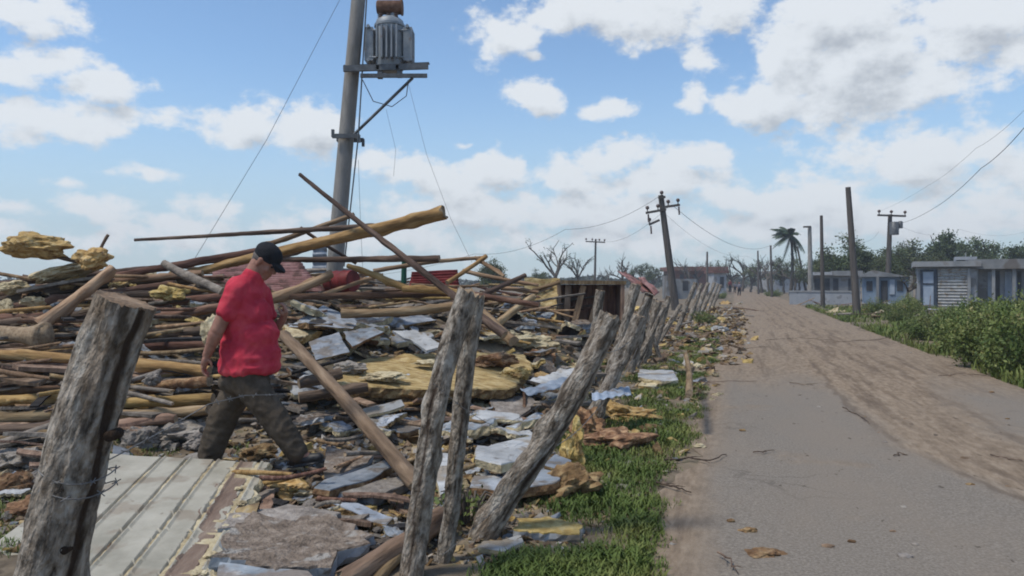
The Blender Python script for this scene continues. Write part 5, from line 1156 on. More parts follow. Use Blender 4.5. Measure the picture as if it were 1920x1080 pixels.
slab('panel_sheet', [(396, 1100), (404, 1052), (500, 1066), (580, 1070), (600, 1100)], .06, SK, 'pale blue grey panel cut off by the photo\'s bottom edge', 'panel', GR, lift=.12, seed=24)
slab('foam_slab', [(962, 996), (970, 972), (1030, 966), (1096, 986), (1090, 1000)], .055, ('foam', 'white', 'white'), 'flat yellow topped slab with white edge on the grass by the knotty post foot', 'foam slab', GR, lift=.06, seed=25, step=.035)
slab('panel_sheet', [(896, 1024), (900, 1012), (976, 1002), (982, 1014), (944, 1032)], .03, WH, 'small white broken panel on the grass before the knotty post foot', 'panel', GR, lift=.045, seed=26)
for k, (x, y, w, h_, mt_, lab, ro) in enumerate([(1064, 930, 118, 66, 'foamb', 'brown crumpled foam shell on the grass right of the knotty post', -.35), (1092, 912, 56, 40, 'foamp', 'pale foam tip on the brown crumpled foam shell', .2), (1074, 872, 44, 104, 'foam', 'upright ochre foam shard leaning on the knotty post', .1),
   (1146, 836, 124, 44, 'foamb', 'straw brown foam piece on the grass nearest the road', -.1), (1168, 784, 112, 34, 'foam', 'curled ochre foam piece at the foot of the pale leaning post', .05), (1100, 812, 76, 64, 'foamb', 'rust brown foam lump between the knotty and the pale leaning post', .3), (1188, 826, 50, 26, 'foam', 'small ochre foam flake at the grass end of the straw brown piece', .3)]):
    chunk('foam_piece', x, y, w, h_, mt_, lab, 'foam piece', 'foam pieces on the grass', seed=120+k, rough=.62, depth=.8, sink=.35, rot=ro)
slab('panel_sheet', [(1194, 706), (1200, 692), (1262, 694), (1274, 712), (1240, 714)], .06, WH, 'white broken strip on the grass right of the leaning posts', 'panel', GR, lift=.10, seed=32)
slab('panel_sheet', [(1196, 722), (1204, 712), (1236, 716), (1230, 726)], .05, ('foamp', 'foam', 'char'), 'pale foam strip below the white broken strip', 'foam slab', GR, lift=.05, seed=33)
slab('panel_sheet', [(820, 906), (806, 868), (830, 838), (848, 856), (842, 912), (826, 930)], .04, WH, 'white upright shard seen between the twin posts', 'panel', GR, lift=.16, seed=34)
slab('panel_sheet', [(770, 1002), (790, 960), (816, 950), (830, 980), (800, 1010)], .04, SK, 'blue grey scrap low between the twin posts', 'panel', GR, lift=.07, seed=35)
slab('panel_sheet', [(700, 745), (690, 730), (752, 722), (770, 736)], .05, ('conc', 'foamb', 'char'), 'dull board under the big yellow slab\'s front edge', 'board', GR, lift=.08, seed=36)
slab('board', [(506, 1000), (480, 1040), (492, 900), (520, 880)], .03, ('brown', 'brown', 'char'), 'brown board scrap beside the ribbed panel\'s edge', 'board', GR, lift=.05, seed=37)
# corrugated blue sheets right of the yellow slab
sheet('corrugated_sheet', [P(975, 728, 7.9), P(1096, 700, 8.6), P(1112, 716, 8.2), P(990, 742, 7.5)], 6, .008, 'bluem', 'blue grey corrugated sheet right of the big yellow slab', 'corrugated sheet', 'corrugated sheets', 3, .05)
sheet('corrugated_sheet', [P(990, 716, 8.4), P(1050, 690, 9.0), P(1108, 696, 8.8), P(1040, 726, 8.2)], 5, .008, 'white', 'whitish corrugated sheet behind the blue grey one', 'corrugated sheet', 'corrugated sheets', 5, .05)
sheet('corrugated_sheet', [P(1108, 736, 7.6), P(1180, 726, 8.2), P(1186, 742, 7.9), P(1112, 750, 7.3)], 5, .008, 'bluem', 'blue sheet scrap between the two leaning posts', 'corrugated sheet', 'corrugated sheets', 6, .03)
sheet('corrugated_sheet', [P(390, 548, 11.4), P(404, 498, 12.4), P(560, 488, 12.8), P(612, 550, 11.6)], 14, .025, 'pink', 'faded red corrugated roof sheet leaning behind the man\'s shoulders', 'corrugated sheet', 'corrugated sheets', 8, .06)
sheet('corrugated_sheet', [P(586, 512, 15), P(586, 462, 15), P(613, 460, 15), P(613, 512, 15)], 4, .02, 'bluem', 'narrow blue grey sheet standing behind the utility pole base', 'corrugated sheet', 'corrugated sheets', 9, .02)
sheet('corrugated_sheet', [P(766, 545, 13.6), P(772, 510, 13.9), P(858, 506, 14), P(862, 545, 13.6)], 7, .02, 'redm', 'dark red metal sheet standing left of the twin posts\' top', 'corrugated sheet', 'corrugated sheets', 10, .03)
for k, (a, b, c, d, lab) in enumerate([((1158, 506), (1182, 514), (1228, 552), (1206, 546), 'longer pink sheet on top of the brown leaning posts'), ((1196, 520), (1208, 520), (1236, 548), (1228, 554), 'shorter pink sheet scrap on top of the bunched posts')]):
    sheet('pink_sheet', [P(*a, 12.4), P(*b, 12.9), P(*c, 12.4), P(*d, 11.9)], 3, .012, 'pink', lab, 'roof sheet', 'pink roof sheets', 12+k, .03)
def drum():
    c = P(640, 528, 11.6); root = tag(empty('oil_drum', c), 'dark red drum lying on its side beside the utility pole base', 'drum')
    ax = Vector((1, -.55, .05)).normalized(); mb = MB(); L_ = .48; ts = [0, .02, .3, .32, .34, .64, .66, .68, .98, 1]
    mb.tube([ax*(t-.5)*L_ for t in ts], [.165, .17, .17, .178, .17, .17, .178, .17, .17, .165], 24, 0); mb.build('drum_body', M['redm'], root)
    mb = MB(); mb.tube([ax*(-.5*L_-.006), ax*(-.5*L_-.002)], .155, 24); mb.build('drum_lid', M['char'], root)
drum()
# wrecked open cupboard and the yellow board beside it
slab('yellow_board', [(976, 606, 14.2), (984, 520, 14.8), (1050, 522, 14.8), (1042, 604, 14.2)], .06, ('foamflat', 'foamp', 'foamb'), 'upright yellow board beside the wrecked brown cupboard', 'board', GR, seed=41, jag=.04, warp=.05, step=.12)
def cupboard():
    Y = 14.6; c = P(1108, 612, Y); root = tag(empty('wrecked_cupboard', c), 'wrecked brown open fronted cupboard with loose slanting slats behind the leaning posts', 'cupboard')
    def bx(name, mat, x0, x1, y0, y1, d, dy=0, rot=0):
        a, b = P(x0, y1, Y), P(x1, y0, Y); m = MB(); m.box((0, 0, 0), (b.x-a.x, d, b.z-a.z)); o = m.build(name, M[mat], root); o.location = (a+b)/2-c+Vector((0, dy+d/2, 0)); o.rotation_euler = (0, rot, 0); return o
    bx('back_panel', 'red', 1050, 1168, 534, 610, .03, .6); bx('top_panel', 'tan', 1044, 1174, 526, 533, .64, -.02, .01); bx('side_panel', 'brown', 1045, 1052, 533, 610, .6)
    bx('side_panel', 'brown', 1164, 1171, 533, 610, .6); bx('base_panel', 'brown', 1048, 1168, 606, 614, .6)
    for x, r, m_ in ((1086, R(14), 'tan'), (1118, R(14), 'brown'), (1064, R(3), 'brown')): bx('slat', m_, x-5, x+6, 535, 606, .04, .1, r)
cupboard()
# the leaning beam in front of the man, beams at the bottom
plog(532, 628, 7.7, 782, 908, 5.25, .055, .06, 'brown', 'thick brown beam slanting down from the man\'s hip to the dark mottled post', seed=91, name='beam', cat='beam', bend=.006, step=.04, seg=16, ragged=.03)
plog(640, 1092, 3.75, 850, 958, 4.6, .055, .05, 'brown', 'brown split beam lying low behind the foot of the twin posts', seed=92, name='beam', cat='beam', bend=.01, step=.03, seg=14, ragged=.04)
plog(700, 1095, 3.85, 800, 985, 4.4, .03, .035, 'tan', 'thin reddish brown board beside the low split beam', seed=93, name='beam', cat='beam', bend=.01)
plog(1286, 664, 10.6, 1292, 738, 7.5, .03, .04, 'tan', 'tan stake lying at the grass edge along the road', seed=94, name='stake', cat='stake', bend=.01)
plog(545, 700, 7.3, 650, 672, 7.7, .018, .018, 'char', 'thin dark rod right of the man\'s hem', seed=95, name='rod', cat='rod', bend=.01, knots=0, rough=.03)
plog(560, 745, 6.9, 690, 726, 7.1, .05, .045, 'dark', 'charred log right of the man\'s thigh', seed=96, name='log', cat='log')
plog(640, 700, 7.6, 560, 720, 7.4, .06, .05, 'dark', 'reddish charred log under the thin dark rod', seed=97, name='log', cat='log')

# ------------------------------------------------------------------ the rest of the debris: many single pieces of a few kinds
def region(px, py):
    if px < 400: return 'in the pole heap left of the man' if py < 800 else 'on the ground around the thick front post'
    if px < 600: return 'in the debris around the walking man' if py > 560 else 'in the skyline debris behind the man'
    if px < 880:
        if py < 600: return 'in the far debris between the man and the twin posts'
        return 'in the debris behind the twin posts' if py < 820 else 'on the ground between the ribbed panel and the twin posts'
    if px < 1180 and py > 560: return 'in the debris between the twin posts and the leaning posts' if py > 640 else 'in the far debris around the wrecked cupboard'
    if px > 1450: return 'on the grass before the houses right of the road'
    return 'in the scattered debris along the far road edge'
protos = {}
def proto(kind, k):
    key = (kind, k)
    if key in protos: return protos[key]
    rnd = random.Random(hash(kind) % 1000*0+len(kind)*97+k)
    if kind == 'panel_scrap':
        n = rnd.randint(4, 6); cs = [Vector((math.cos(6.28*i/n+rnd.uniform(-.4, .4))*rnd.uniform(.3, .55), math.sin(6.28*i/n+rnd.uniform(-.4, .4))*rnd.uniform(.18, .4), 0)) for i in range(n)]
        mats = [SK, WH, ('skin', 'foamp', 'char'), CO][k % 4]; mb, c = slab_mb(cs, rnd.uniform(.05, .10), .05, k, .05, .06, Vector((0, 0, 1))); me = mb.mesh(kind, [M[q] for q in mats])
    elif kind == 'foam_scrap':
        if k % 2: me = chunk_mesh(kind, [M[['foam', 'foamb', 'foamp'][k//2 % 3]]], 100+k, (1, .7, .34), .45, 3)
        else:
            n = rnd.randint(4, 6); cs = [Vector((math.cos(6.28*i/n+rnd.uniform(-.4, .4))*rnd.uniform(.3, .55), math.sin(6.28*i/n+rnd.uniform(-.4, .4))*rnd.uniform(.2, .42), 0)) for i in range(n)]
            mb, c = slab_mb(cs, .12, .07, k, .10, .10, Vector((0, 0, 1))); me = mb.mesh(kind, [M[q] for q in ([FS, ('foamb', 'foam', 'char'), ('foamp', 'foam', 'foamb')][k//2 % 3])])
    elif kind == 'concrete_chunk': me = chunk_mesh(kind, [M['conc']], 200+k, (1, .75, .42), .5, 3)
    elif kind == 'broken_plank':
        mb = MB(); L_, w_, t_ = 1.0, rnd.uniform(.07, .13), rnd.uniform(.018, .035); n = 8
        vs = []; e = [(rnd.uniform(-.05, .05), rnd.uniform(-.05, .05)) for _ in range(2)]; bw = rnd.uniform(-.03, .03)
        for i in range(n+1):
            x = (i/n-.5)*L_
            for (sy, sz) in ((-1, -1), (1, -1), (1, 1), (-1, 1)):
                xx = x+(e[0][0 if sy < 0 else 1] if i == 0 else e[1][0 if sy < 0 else 1] if i == n else 0)
                vs.append(Vector((xx, sy*w_/2*(1+.06*mnoise.noise(Vector((i, sy, k)))), sz*t_/2+bw*math.sin(math.pi*i/n)+.006*mnoise.noise(Vector((i*.7, sy, k))))))
        fs = [(i*4+j, i*4+(j+1) % 4, i*4+4+(j+1) % 4, i*4+4+j) for i in range(n) for j in range(4)]+[(3, 2, 1, 0), (n*4, n*4+1, n*4+2, n*4+3)]
        mb.add(vs, fs); me = mb.mesh(kind, [M[['grey', 'brown', 'brown', 'grey', 'char'][k % 5]]])
    elif kind == 'loose_stick':
        me = log_mesh(kind, 1.0, .022, .016, [M[['tan', 'tan', 'dark', 'grey', 'yellow', 'red'][k % 6]], M['cut']], 500+k, .03, .2, 7, 3, .02, .07)
        for v in me.vertices: v.co = Vector((v.co.z-.5, v.co.x, v.co.y))
    protos[key] = me; return me
DESC = {'panel_scrap': ('broken pale panel scrap', 'panel scrap'), 'foam_scrap': ('torn ochre foam scrap', 'foam scrap'), 'concrete_chunk': ('grey concrete chunk', 'rubble'), 'broken_plank': ('broken weathered plank', 'plank'), 'loose_stick': ('loose brown stick', 'stick')}
def scatter(kind, n, box, wpx, lift=(.0, .10), tilt=.35, elong=None, seed=0, ok=None, nvar=12, yaw=None):
    rnd = random.Random(seed); i = tries = 0
    while i < n and tries < n*12:
        tries += 1
        px = rnd.uniform(box[0], box[2]); py = rnd.uniform(box[1], box[3])
        if ok and not ok(px, py): continue
        p = G(px, py, 0)
        if p.y > 55: continue
        w = rnd.uniform(*wpx)/F*p.y
        w = min(w, 1.6)
        o = link(kind, proto(kind, rnd.randrange(nvar)))
        o.location = (p.x, p.y, p.z+rnd.uniform(*lift)+(.04*w if kind != 'loose_stick' else .02))
        q = Matrix.Rotation((rnd.uniform(0, 6.28) if yaw is None else rnd.gauss(*yaw)), 3, 'Z') @ Matrix.Rotation(rnd.gauss(0, tilt), 3, 'X') @ Matrix.Rotation(rnd.gauss(0, tilt), 3, 'Y')
        o.rotation_euler = q.to_euler(); k = rnd.uniform(.75, 1.2)
        o.scale = (w, w*k, w*k) if kind not in ('broken_plank', 'loose_stick') else (w, min(1.2, .6+w*.5), min(1.2, .6+w*.5))
        d, c = DESC[kind]; rg_ = region(px, py); tag(o, d+' '+rg_, c, d+'s '+rg_); i += 1
def left_of_fence(px, py):
    p = G(px, py, 0); return p.x < fence_x(p.y)-.05
def not_panel(px, py):
    if 370 < px < 625 and 815 < py < 925: return False
    if 600 < px < 1000 and 655 < py < 735: return False
    if py < 845: return left_of_fence(px, py)
    xl = 205-(py-850)*1.3-20; xr = 515-(py-868)*.5+8
    return not (xl < px < xr) and left_of_fence(px, py)
MID = (400, 600, 1120, 1075)
scatter('panel_scrap', 34, (540, 600, 1110, 860), (90, 170), (.06, .18), .16, seed=31, ok=not_panel)
scatter('panel_scrap', 62, (540, 585, 1110, 760), (40, 95), (.02, .16), .28, seed=1, ok=not_panel)
scatter('panel_scrap', 46, (420, 740, 1080, 1070), (40, 100), (.01, .08), .22, seed=2, ok=not_panel)
scatter('panel_scrap', 16, (0, 800, 420, 960), (30, 70), (.02, .10), .3, seed=3, ok=not_panel)
scatter('panel_scrap', 22, (600, 540, 1040, 610), (30, 70), (.05, .2), .4, seed=4, ok=left_of_fence)
scatter('foam_scrap', 40, (540, 575, 1110, 780), (24, 75), (.02, .15), .3, seed=5, ok=not_panel)
scatter('foam_scrap', 34, (420, 760, 1110, 1060), (16, 55), (.0, .06), .3, seed=6, ok=not_panel)
scatter('foam_scrap', 26, (0, 520, 420, 800), (24, 60), (.05, .25), .4, seed=7, ok=left_of_fence)
scatter('foam_scrap', 30, (640, 512, 1060, 580), (20, 60), (.05, .3), .4, seed=8, ok=left_of_fence)
scatter('concrete_chunk', 60, (400, 700, 1090, 1070), (12, 50), (.0, .03), .3, seed=9, ok=not_panel)
scatter('concrete_chunk', 24, (0, 800, 420, 1000), (12, 46), (.0, .03), .3, seed=10, ok=not_panel)
scatter('broken_plank', 66, (420, 600, 1110, 860), (60, 190), (.03, .16), .14, seed=11, ok=not_panel, yaw=(0, .6))
scatter('broken_plank', 22, (420, 860, 900, 1070), (50, 130), (.02, .07), .12, seed=12, ok=not_panel)
scatter('broken_plank', 50, (600, 520, 1060, 600), (50, 150), (.05, .3), .2, seed=13, ok=left_of_fence, yaw=(0, .5))
scatter('broken_plank', 26, (0, 740, 420, 880), (60, 160), (.02, .12), .12, seed=14, ok=not_panel, yaw=(0, .4))
scatter('loose_stick', 62, (0, 530, 430, 800), (120, 300), (.05, .3), .09, seed=15, ok=left_of_fence, yaw=(.1, .45))
scatter('broken_plank', 34, (0, 560, 430, 800), (80, 220), (.08, .3), .12, seed=35, ok=left_of_fence, yaw=(.1, .6))
scatter('panel_scrap', 18, (0, 560, 430, 800), (40, 100), (.05, .2), .3, seed=36, ok=left_of_fence)
scatter('loose_stick', 46, (560, 515, 1060, 620), (80, 220), (.1, .4), .14, seed=16, ok=left_of_fence, yaw=(0, .5))
scatter('loose_stick', 40, (420, 620, 1110, 1000), (50, 150), (.05, .2), .15, seed=17, ok=not_panel, yaw=(0, .7))
def far_edge(px, py):
    p = G(px, py, 0); d = p.x-fence_x(p.y); return -3 < d < 2.3 and not (d > 1.35 and p.y < 16)
scatter('foam_scrap', 48, (1180, 548, 1440, 640), (8, 30), (.0, .05), .3, seed=21, ok=far_edge)
scatter('broken_plank', 46, (1150, 545, 1430, 640), (14, 60), (.01, .1), .2, seed=22, ok=far_edge)
scatter('panel_scrap', 14, (1150, 550, 1420, 650), (10, 34), (.0, .06), .3, seed=23, ok=far_edge)
scatter('foam_scrap', 18, (1230, 640, 1345, 760), (8, 26), (.0, .02), .2, seed=24, ok=lambda x, y: 1.1 < G(x, y).x-fence_x(G(x, y).y) < 1.7)
def by_houses(px, py):
    p = G(px, py, 0); return p.x > road_x(p.y)+4.8
scatter('broken_plank', 16, (1470, 556, 1760, 600), (18, 50), (.03, .15), .25, seed=25, ok=by_houses)
scatter('panel_scrap', 12, (1470, 556, 1760, 600), (12, 36), (.05, .2), .4, seed=26, ok=by_houses)
scatter('foam_scrap', 10, (1520, 560, 1700, 596), (14, 36), (.05, .2), .3, seed=27, ok=by_houses)
scatter('loose_stick', 16, (1500, 552, 1780, 600), (30, 70), (.1, .4), .35, seed=28, ok=by_houses)
for k, (x, y, w, h_, mt_, lab) in enumerate([(655, 690, 60, 22, 'conc', 'greyish crumpled scrap on the left part of the big yellow slab'), (722, 706, 70, 16, 'foamp', 'pale flake lying on the big yellow slab'), (930, 676, 74, 22, 'foamb', 'brown torn scrap on the right part of the big yellow slab'), (800, 680, 44, 10, 'foamp', 'thin pale flake in the middle of the big yellow slab'), (968, 700, 50, 24, 'foam', 'torn straw coloured lump at the right end of the big yellow slab')]):
    p_ = G(x, y, .34); s_ = p_.y/F; o_ = link('rubble_lump', chunk_mesh('rubble_lump', [M[mt_]], 150+k, (w*s_, w*s_*.7, h_*s_), .5, 4), None, Matrix.Translation(p_)); tag(o_, lab, 'rubble lump', 'lumps in the debris')

# ------------------------------------------------------------------ litter, grass, weeds, bushes
def litter():
    """crumbs too many to count: small flat chips over the debris ground"""
    rg = np.random.default_rng(5); Vs = []; Fs = []; n = 0
    pts = []
    while len(pts) < 15000:
        px, py = rg.uniform(0, 1200), 540+520*rg.random()**1.3
        Y = CAMH*F/(py-HY); Y = min(Y, 30); 
        x = (px-CX)/F*Y; y = Y
        if x > fence_x(y)+.15*rg.normal()+.75*sst(6.5, 4.5, y): continue
        pts.append((x, y))
    for k in range(2600):      # along the road edge further on, and a little on the verge
        y = rg.uniform(14, 46); pts.append((fence_x(y)+rg.uniform(-1, 2.0), y))
    for k in range(500):
        y = rg.uniform(3.6, 14); pts.append((fence_x(y)+rg.uniform(.1, 1.3), y))
    P_ = np.array([(x, y, H(x, y)) for x, y in pts]); N_ = len(P_)
    s = np.exp(rg.normal(-3.75, .55, N_))*np.clip(P_[:, 1]/6, .7, 3)
    s = np.minimum(s, .13); yaw = rg.uniform(0, 6.28, N_); el = rg.uniform(.25, 1, N_)
    box = np.array([(-1,-1,0),(1,-.8,0),(.8,1,0),(-.7,.9,0),(-.8,-.7,1),(.9,-.9,1),(.6,.8,1),(-.9,.7,1)], float)
    q = box[None]*rg.uniform(.6, 1.3, (N_, 8, 3)); q[:, :, 0] *= s[:, None]; q[:, :, 1] *= (s*el)[:, None]; q[:, :, 2] *= (s*rg.uniform(.2, .6, N_))[:, None]
    tl = rg.normal(0, .35, (N_, 2)); q[:, :, 2] += q[:, :, 0]*tl[:, :1]+q[:, :, 1]*tl[:, 1:]
    c, sn = np.cos(yaw)[:, None], np.sin(yaw)[:, None]; X = q[:, :, 0]*c-q[:, :, 1]*sn; Y_ = q[:, :, 0]*sn+q[:, :, 1]*c
    V = np.stack([X, Y_, q[:, :, 2]], 2)+P_[:, None, :]; V = V.reshape(-1, 3)
    f = np.array([(4,5,6,7),(0,1,5,4),(1,2,6,5),(2,3,7,6),(3,0,4,7)]); Fc = (f[None]+np.arange(N_)[:, None, None]*8).reshape(-1, 4)
    mi = np.repeat(np.where(P_[:, 1] > 13, rg.choice(6, N_, p=[.15, .30, .12, .02, .08, .33]), rg.choice(6, N_, p=[.28, .18, .16, .09, .09, .20])), 5)
    tag(link('debris_litter', np_mesh('debris_litter', V, Fc, [M[k] for k in ('litter', 'foamb', 'conc', 'skin', 'foam', 'brown')], mi)), 'small crumbs and splinters strewn over the debris ground', 'litter', kind='stuff')
litter()
def blades(name, pts, hmin, hmax, lean, mat, rg, label, wid=.10):
    N_ = len(pts); h = rg.uniform(hmin, hmax, N_)*pts[:, 3]; a = rg.uniform(0, 6.28, N_); w = np.maximum(h*wid, .0022*np.clip(pts[:, 1]/5, .8, 3))
    d = np.stack([np.cos(a), np.sin(a), np.zeros(N_)], 1); sd = np.stack([-np.sin(a), np.cos(a), np.zeros(N_)], 1)
    b = pts[:, :3]; ln = rg.uniform(.2, 1, N_)[:, None]*lean
    m = b+d*(h[:, None]*ln*.35)+np.array([0, 0, 1])*(h*.6)[:, None]; t = b+d*(h[:, None]*ln)+np.array([0, 0, 1])*(h*.92)[:, None]
    V = np.stack([b-sd*w[:, None], b+sd*w[:, None], m+sd*(w*.7)[:, None], m-sd*(w*.7)[:, None], t], 1).reshape(-1, 3)
    i = np.arange(N_)*5; F4 = np.stack([i, i+1, i+2, i+3], 1); F3 = np.stack([i+3, i+2, i+4, i+4], 1)
    me = bpy.data.meshes.new(name); me.from_pydata(V.tolist(), [], F4.tolist()+F3[:, :3].tolist()); me.materials.append(mat); me.update()
    return tag(link(name, me), label, 'grass', kind='stuff')
def grass():
    rg = np.random.default_rng(3); P_ = []
    while len(P_) < 52000:
        y = 3.3+26*rg.random()**2.2; w0, w1 = fence_x(y)-.15, road_x(y)+.16*mnoise.noise(Vector((0, y*.8, 0)))
        x = rg.uniform(w0, w1+.05); t = (x-w0)/(w1-w0)
        n = mnoise.fractal(Vector((x*1.1, y*.7, 0)), 1, 2, 3); n2 = mnoise.noise(Vector((x*3, y*3, 7)))
        # bare, littered soil close by the posts and at the near left; lush towards the middle of the verge
        dens = .05+1.25*n+.35*n2+.70*sst(.15, .5, t)-.75*sst(.86, 1.02, t)-.55*sst(7.0, 4.2, y)*sst(1.1, .3, t)
        if y > 12: dens -= .12
        if rg.random() > dens*1.5: continue
        P_.append((x, y, 0, .45+.6*min(1, max(0, dens))))
    blades('grass', np.array(P_), .02, .085, 1.2, M['grass'], rg, 'green grass strip between the fence posts and the road')
    Q = []
    while len(Q) < 3500:
        x, y = rg.uniform(-3.6, -2.3), rg.uniform(4.0, 6.6)
        if mnoise.noise(Vector((x*1.2, y*1.2, 4)))+.3 < rg.random(): continue
        Q.append((x, y, H(x, y), .8))
    while len(Q) < 5200:
        y = rg.uniform(5, 13); x = fence_x(y)-rg.uniform(.1, 1.0)
        if mnoise.noise(Vector((x*1.5, y*1.5, 9))) < .15: continue
        Q.append((x, y, H(x, y), .9))
    blades('grass', np.array(Q), .02, .07, 1.2, M['grass'], rg, 'thin grass patch left of the thick front post')
    Q = []
    while len(Q) < 26000:
        y = 9+38*rg.random()**1.3; w = road_x(y)+4.55; x = w+rg.random()**1.4*(5 if y < 25 else 9)
        n = mnoise.fractal(Vector((x*.5, y*.4, 0)), 1, 2, 3)
        if rg.random() > .55+1.2*n: continue
        Q.append((x, y, 0, 1.0+.7*(rg.random() < .2)))
    blades('grass', np.array(Q), .05, .20, 1.0, M['grass'], rg, 'rough green grass along the right road edge', .07)
grass()
def bush(rw, rh, seed, n, mat='leafd', size=.055):
    rg = np.random.default_rng(seed); rnd = random.Random(seed)
    root = empty('bush', (0, 0, 0)); mb = MB(); tips = []
    for k in range(22):
        a = rnd.random()*6.28; rr = rw*math.sqrt(rnd.random())*.9; x, y = rr*math.cos(a), rr*math.sin(a)*.8
        top = Vector((x*1.15+rnd.uniform(-.12, .12), y*1.15, rh*(1-.55*(rr/rw)**2)*rnd.uniform(.6, 1.12)))
        b = Vector((x*.5, y*.5, 0)); pts = [b.lerp(top, t)+Vector((0, 0, .1*math.sin(3*t))) for t in (0, .3, .6, 1)]; mb.tube(pts, [.012, .010, .008, .004], 5)
        for t in np.linspace(.2, 1, 7): tips.append(b.lerp(top, float(t))+Vector((rnd.uniform(-.1, .1), rnd.uniform(-.1, .1), rnd.uniform(-.05, .1))))
    mb.build('stems', M['trunk'], root)
    V, Fc = leaves(tips, n, .11*min(1.5, rw), size, rg, .8); V[:, 2] = np.abs(V[:, 2]-.01)
    link('foliage', np_mesh('foliage', V, Fc, M[mat]), root)
    return root
def bushes():
    pr = [bush(1.3, .95, 1, 15000, size=.036), bush(1.05, .8, 2, 11000, size=.036), bush(1.35, 1.1, 3, 16000, size=.036), bush(.85, .6, 4, 8000, size=.034)]
    used = set(); rnd = random.Random(6)
    spots = [(12.0, 5.75, 2, 1.0), (12.2, 7.2, 0, 1.05), (13.6, 5.35, 1, .95), (14.0, 6.8, 2, 1.05), (14.4, 8.5, 2, 1.15), (15.6, 5.4, 3, 1.1), (15.9, 6.6, 0, 1.0), (16.6, 8.2, 2, 1.05), (17.6, 5.6, 1, .9), (18.4, 7.0, 0, 1.05), (19.2, 9.0, 2, 1.1), (20.2, 5.7, 3, 1.0), (20.8, 7.2, 1, 1.0), (22.5, 8.8, 1, .9), (23.5, 6.2, 3, .8), (25.5, 7.6, 3, .9), (27.5, 9.5, 1, .7), (28.5, 6.5, 3, .7), (33, 8, 3, .8), (36, 7, 3, .9), (40, 9.5, 3, 1.0), (11.2, 6.9, 1, 1.0), (10.3, 6.6, 0, 1.0), (9.3, 6.4, 1, 1.0), (10.6, 8.4, 2, 1.1), (26, 11.5, 1, .9), (31, 11, 1, .8), (22, 11, 0, 1.0)]
    row = ['in the first row at the road edge', 'in the middle of the thicket', 'in the far thinning row']
    for k, (y, dx, p, s) in enumerate(spots):
        o = pr[p] if p not in used else copy_tree(pr[p]); used.add(p)
        x = road_x(y)+dx
        o.location = (x, y, -.03); o.rotation_euler = (0, 0, rnd.random()*6.28); o.scale = (s, s, s*rnd.uniform(.95, 1.35))
        r_ = row[0] if dx < 6 and y < 20 else row[1] if y < 23 else row[2]
        tag(o, 'leafy green bush right of the road, '+r_, 'bush', 'roadside bushes '+r_)
    b = bush(.16, .2, 9, 260, 'leafd', .022); p = G(880, 985); b.location = p+Vector((0, 0, .02)); b.name = 'weed'; tag(b, 'small bright green weed growing between the slim twin post and knotty post', 'weed')
    for k, (px, py, s, lab) in enumerate([(1316, 608, .55, 'low green weed among the far fence posts'), (1350, 560, .8, 'green weed clump beyond the far fence posts'), (1672, 586, .5, 'dark green weed on the right road edge before the blue house'), (1450, 556, .9, 'green weed clump on the road bend below the palm'), (1426, 548, .8, 'small weed clump on the far road edge')]):
        b = bush(1.0, .8, 20+k, 2200, 'leafd', .06); b.name = 'weed'; b.location = G(px, py, 0, 120); b.scale = (s, s, s); tag(b, lab, 'weed', 'weed clumps')
bushes()
def twig(pix, label, r=.006, seed=0):
    rnd = random.Random(seed); pts = [G(x, y, 0)+Vector((0, 0, .026+.012*rnd.random())) for x, y in pix]; c = pts[0].copy(); mb = MB()
    path = []
    for a, b in zip(pts, pts[1:]):
        for i in range(4): path.append(a.lerp(b, i/4)+Vector((rnd.uniform(-.012, .012), rnd.uniform(-.02, .02), rnd.uniform(0, .012))))
    path.append(pts[-1]); mb.tube([p-c for p in path], [r*(1-.6*i/len(path)) for i in range(len(path))], 6)
    for k in range(3):
        i = rnd.randrange(1, len(path)-2); d = ((path[i+1]-path[i]).normalized()+Vector((rnd.uniform(-.5, .5), rnd.uniform(-.9, .9), .05))).normalized(); L_ = rnd.uniform(.05, .14)*path[i].y/6
        mb.tube([path[i]-c, path[i]-c+d*L_*.5, path[i]-c+d*L_+Vector((0, 0, -.01))], [r*.6, r*.45, r*.2], 5)
    tag(mb.build('dry_twig', M['dark'], None, Matrix.Translation(c)), label, 'twig', 'dry twigs on the road')
TW = [([(1246, 872), (1290, 868), (1330, 872), (1362, 858)], 'forked dry twig reaching from the grass onto the asphalt'), ([(1232, 912), (1262, 922), (1296, 932)], 'dark twig at the grass edge below the forked twig'), ([(1350, 1052), (1368, 1064), (1384, 1084)], 'twig by the photo\'s bottom edge on the asphalt'),
 ([(1412, 854), (1434, 856), (1452, 850)], 'short dark twig on open asphalt right of the forked twig'), ([(1580, 768), (1606, 782), (1630, 800)], 'twig along the edge of the dragged soil strip'), ([(1300, 722), (1350, 720), (1420, 718)], 'long thin twig lying across the road\'s left half'), ([(1480, 722), (1505, 726), (1525, 726)], 'twig by the tyre marks in the road\'s middle'),
 ([(1760, 708), (1800, 704), (1850, 708)], 'twig before the bushes on the right road edge'), ([(1740, 622), (1640, 640), (1560, 644)], 'long branch lying across the soil further up the road'), ([(1370, 650), (1400, 656), (1440, 652)], 'twig on the soil near the far debris'), ([(1860, 862), (1890, 868), (1918, 872)], 'twig near the photo\'s right edge on the soil strip'), ([(1676, 862), (1690, 858), (1700, 860)], 'tiny dark twig on the asphalt beside the soil strip'), ([(1436, 640), (1500, 636), (1560, 640)], 'long dark twig across the road beyond the tyre marks')]
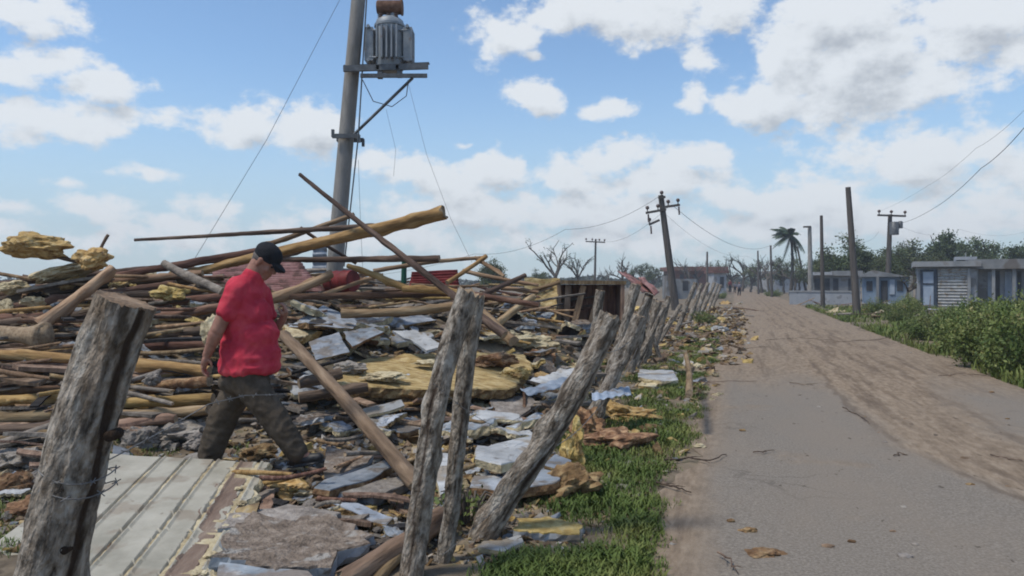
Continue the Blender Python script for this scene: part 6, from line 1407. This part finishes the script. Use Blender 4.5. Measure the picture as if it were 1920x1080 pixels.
for k, (px, lab) in enumerate(TW): twig(px, lab, .009 if k in (0, 1, 8) else .006, k)
for k in range(26):
    rnd = random.Random(900+k); px, py = rnd.uniform(1260, 1900), 640+430*rnd.random()
    if G(px, py).x < road_x(G(px, py).y)+.2 or G(px, py).x > road_x(G(px, py).y)+4.2: continue
    p = G(px, py); me = chunk_mesh('road_pebble', [M[['foamb', 'conc', 'brown'][k % 3]]], 60+k % 5, (.05, .035, .02), .4, 2); o = link('clod', me, None, Matrix.Translation(p+Vector((0, 0, .024)))); s_ = rnd.uniform(.6, 1.7); o.scale = (s_, s_, s_)
    tag(o, 'small clod of dirt lying on the open road', 'clod', 'clods on the road')
for k, (px, py, w, h_, mt_, lab) in enumerate([(1432, 1044, 70, 18, 'foamb', 'flat brown dirt clod on the asphalt near the bottom edge'), (1405, 1000, 34, 14, 'foamb', 'small brown clod just above the flat one'), (1312, 840, 22, 10, 'foamp', 'pale crumb on the grass edge beside the asphalt'), (1262, 1024, 14, 8, 'white', 'white crumb on the asphalt edge by the grass'), (1165, 930, 14, 8, 'white', 'white crumb in the grass before the brown foam shell'), (1348, 622, 28, 14, 'white', 'white crumpled scrap at the far road edge'), (1316, 718, 22, 14, 'skin', 'pale blue scrap beside the tan stake'), (1308, 690, 16, 12, 'foamp', 'pale crumb beside the tan stake')]):
    chunk('clod', px, py, w, h_, mt_, lab, 'clod', 'crumbs by the road', seed=70+k)

# ------------------------------------------------------------------ air
def haze():
    mb = MB(); mb.box((60, 170, 14.5), (560, 380, 31)); o = mb.build('haze', bpy.data.materials.new('haze_air'))
    m = o.data.materials[0]; m.use_nodes = True; N, L = m.node_tree.nodes, m.node_tree.links; N.clear()
    v = N.new('ShaderNodeVolumePrincipled'); v.inputs['Color'].default_value = (.86, .92, 1, 1); v.inputs['Density'].default_value = .0011; v.inputs['Anisotropy'].default_value = .2
    out = N.new('ShaderNodeOutputMaterial'); L.new(v.outputs[0], out.inputs['Volume']); tag(o, kind='stuff')
haze()
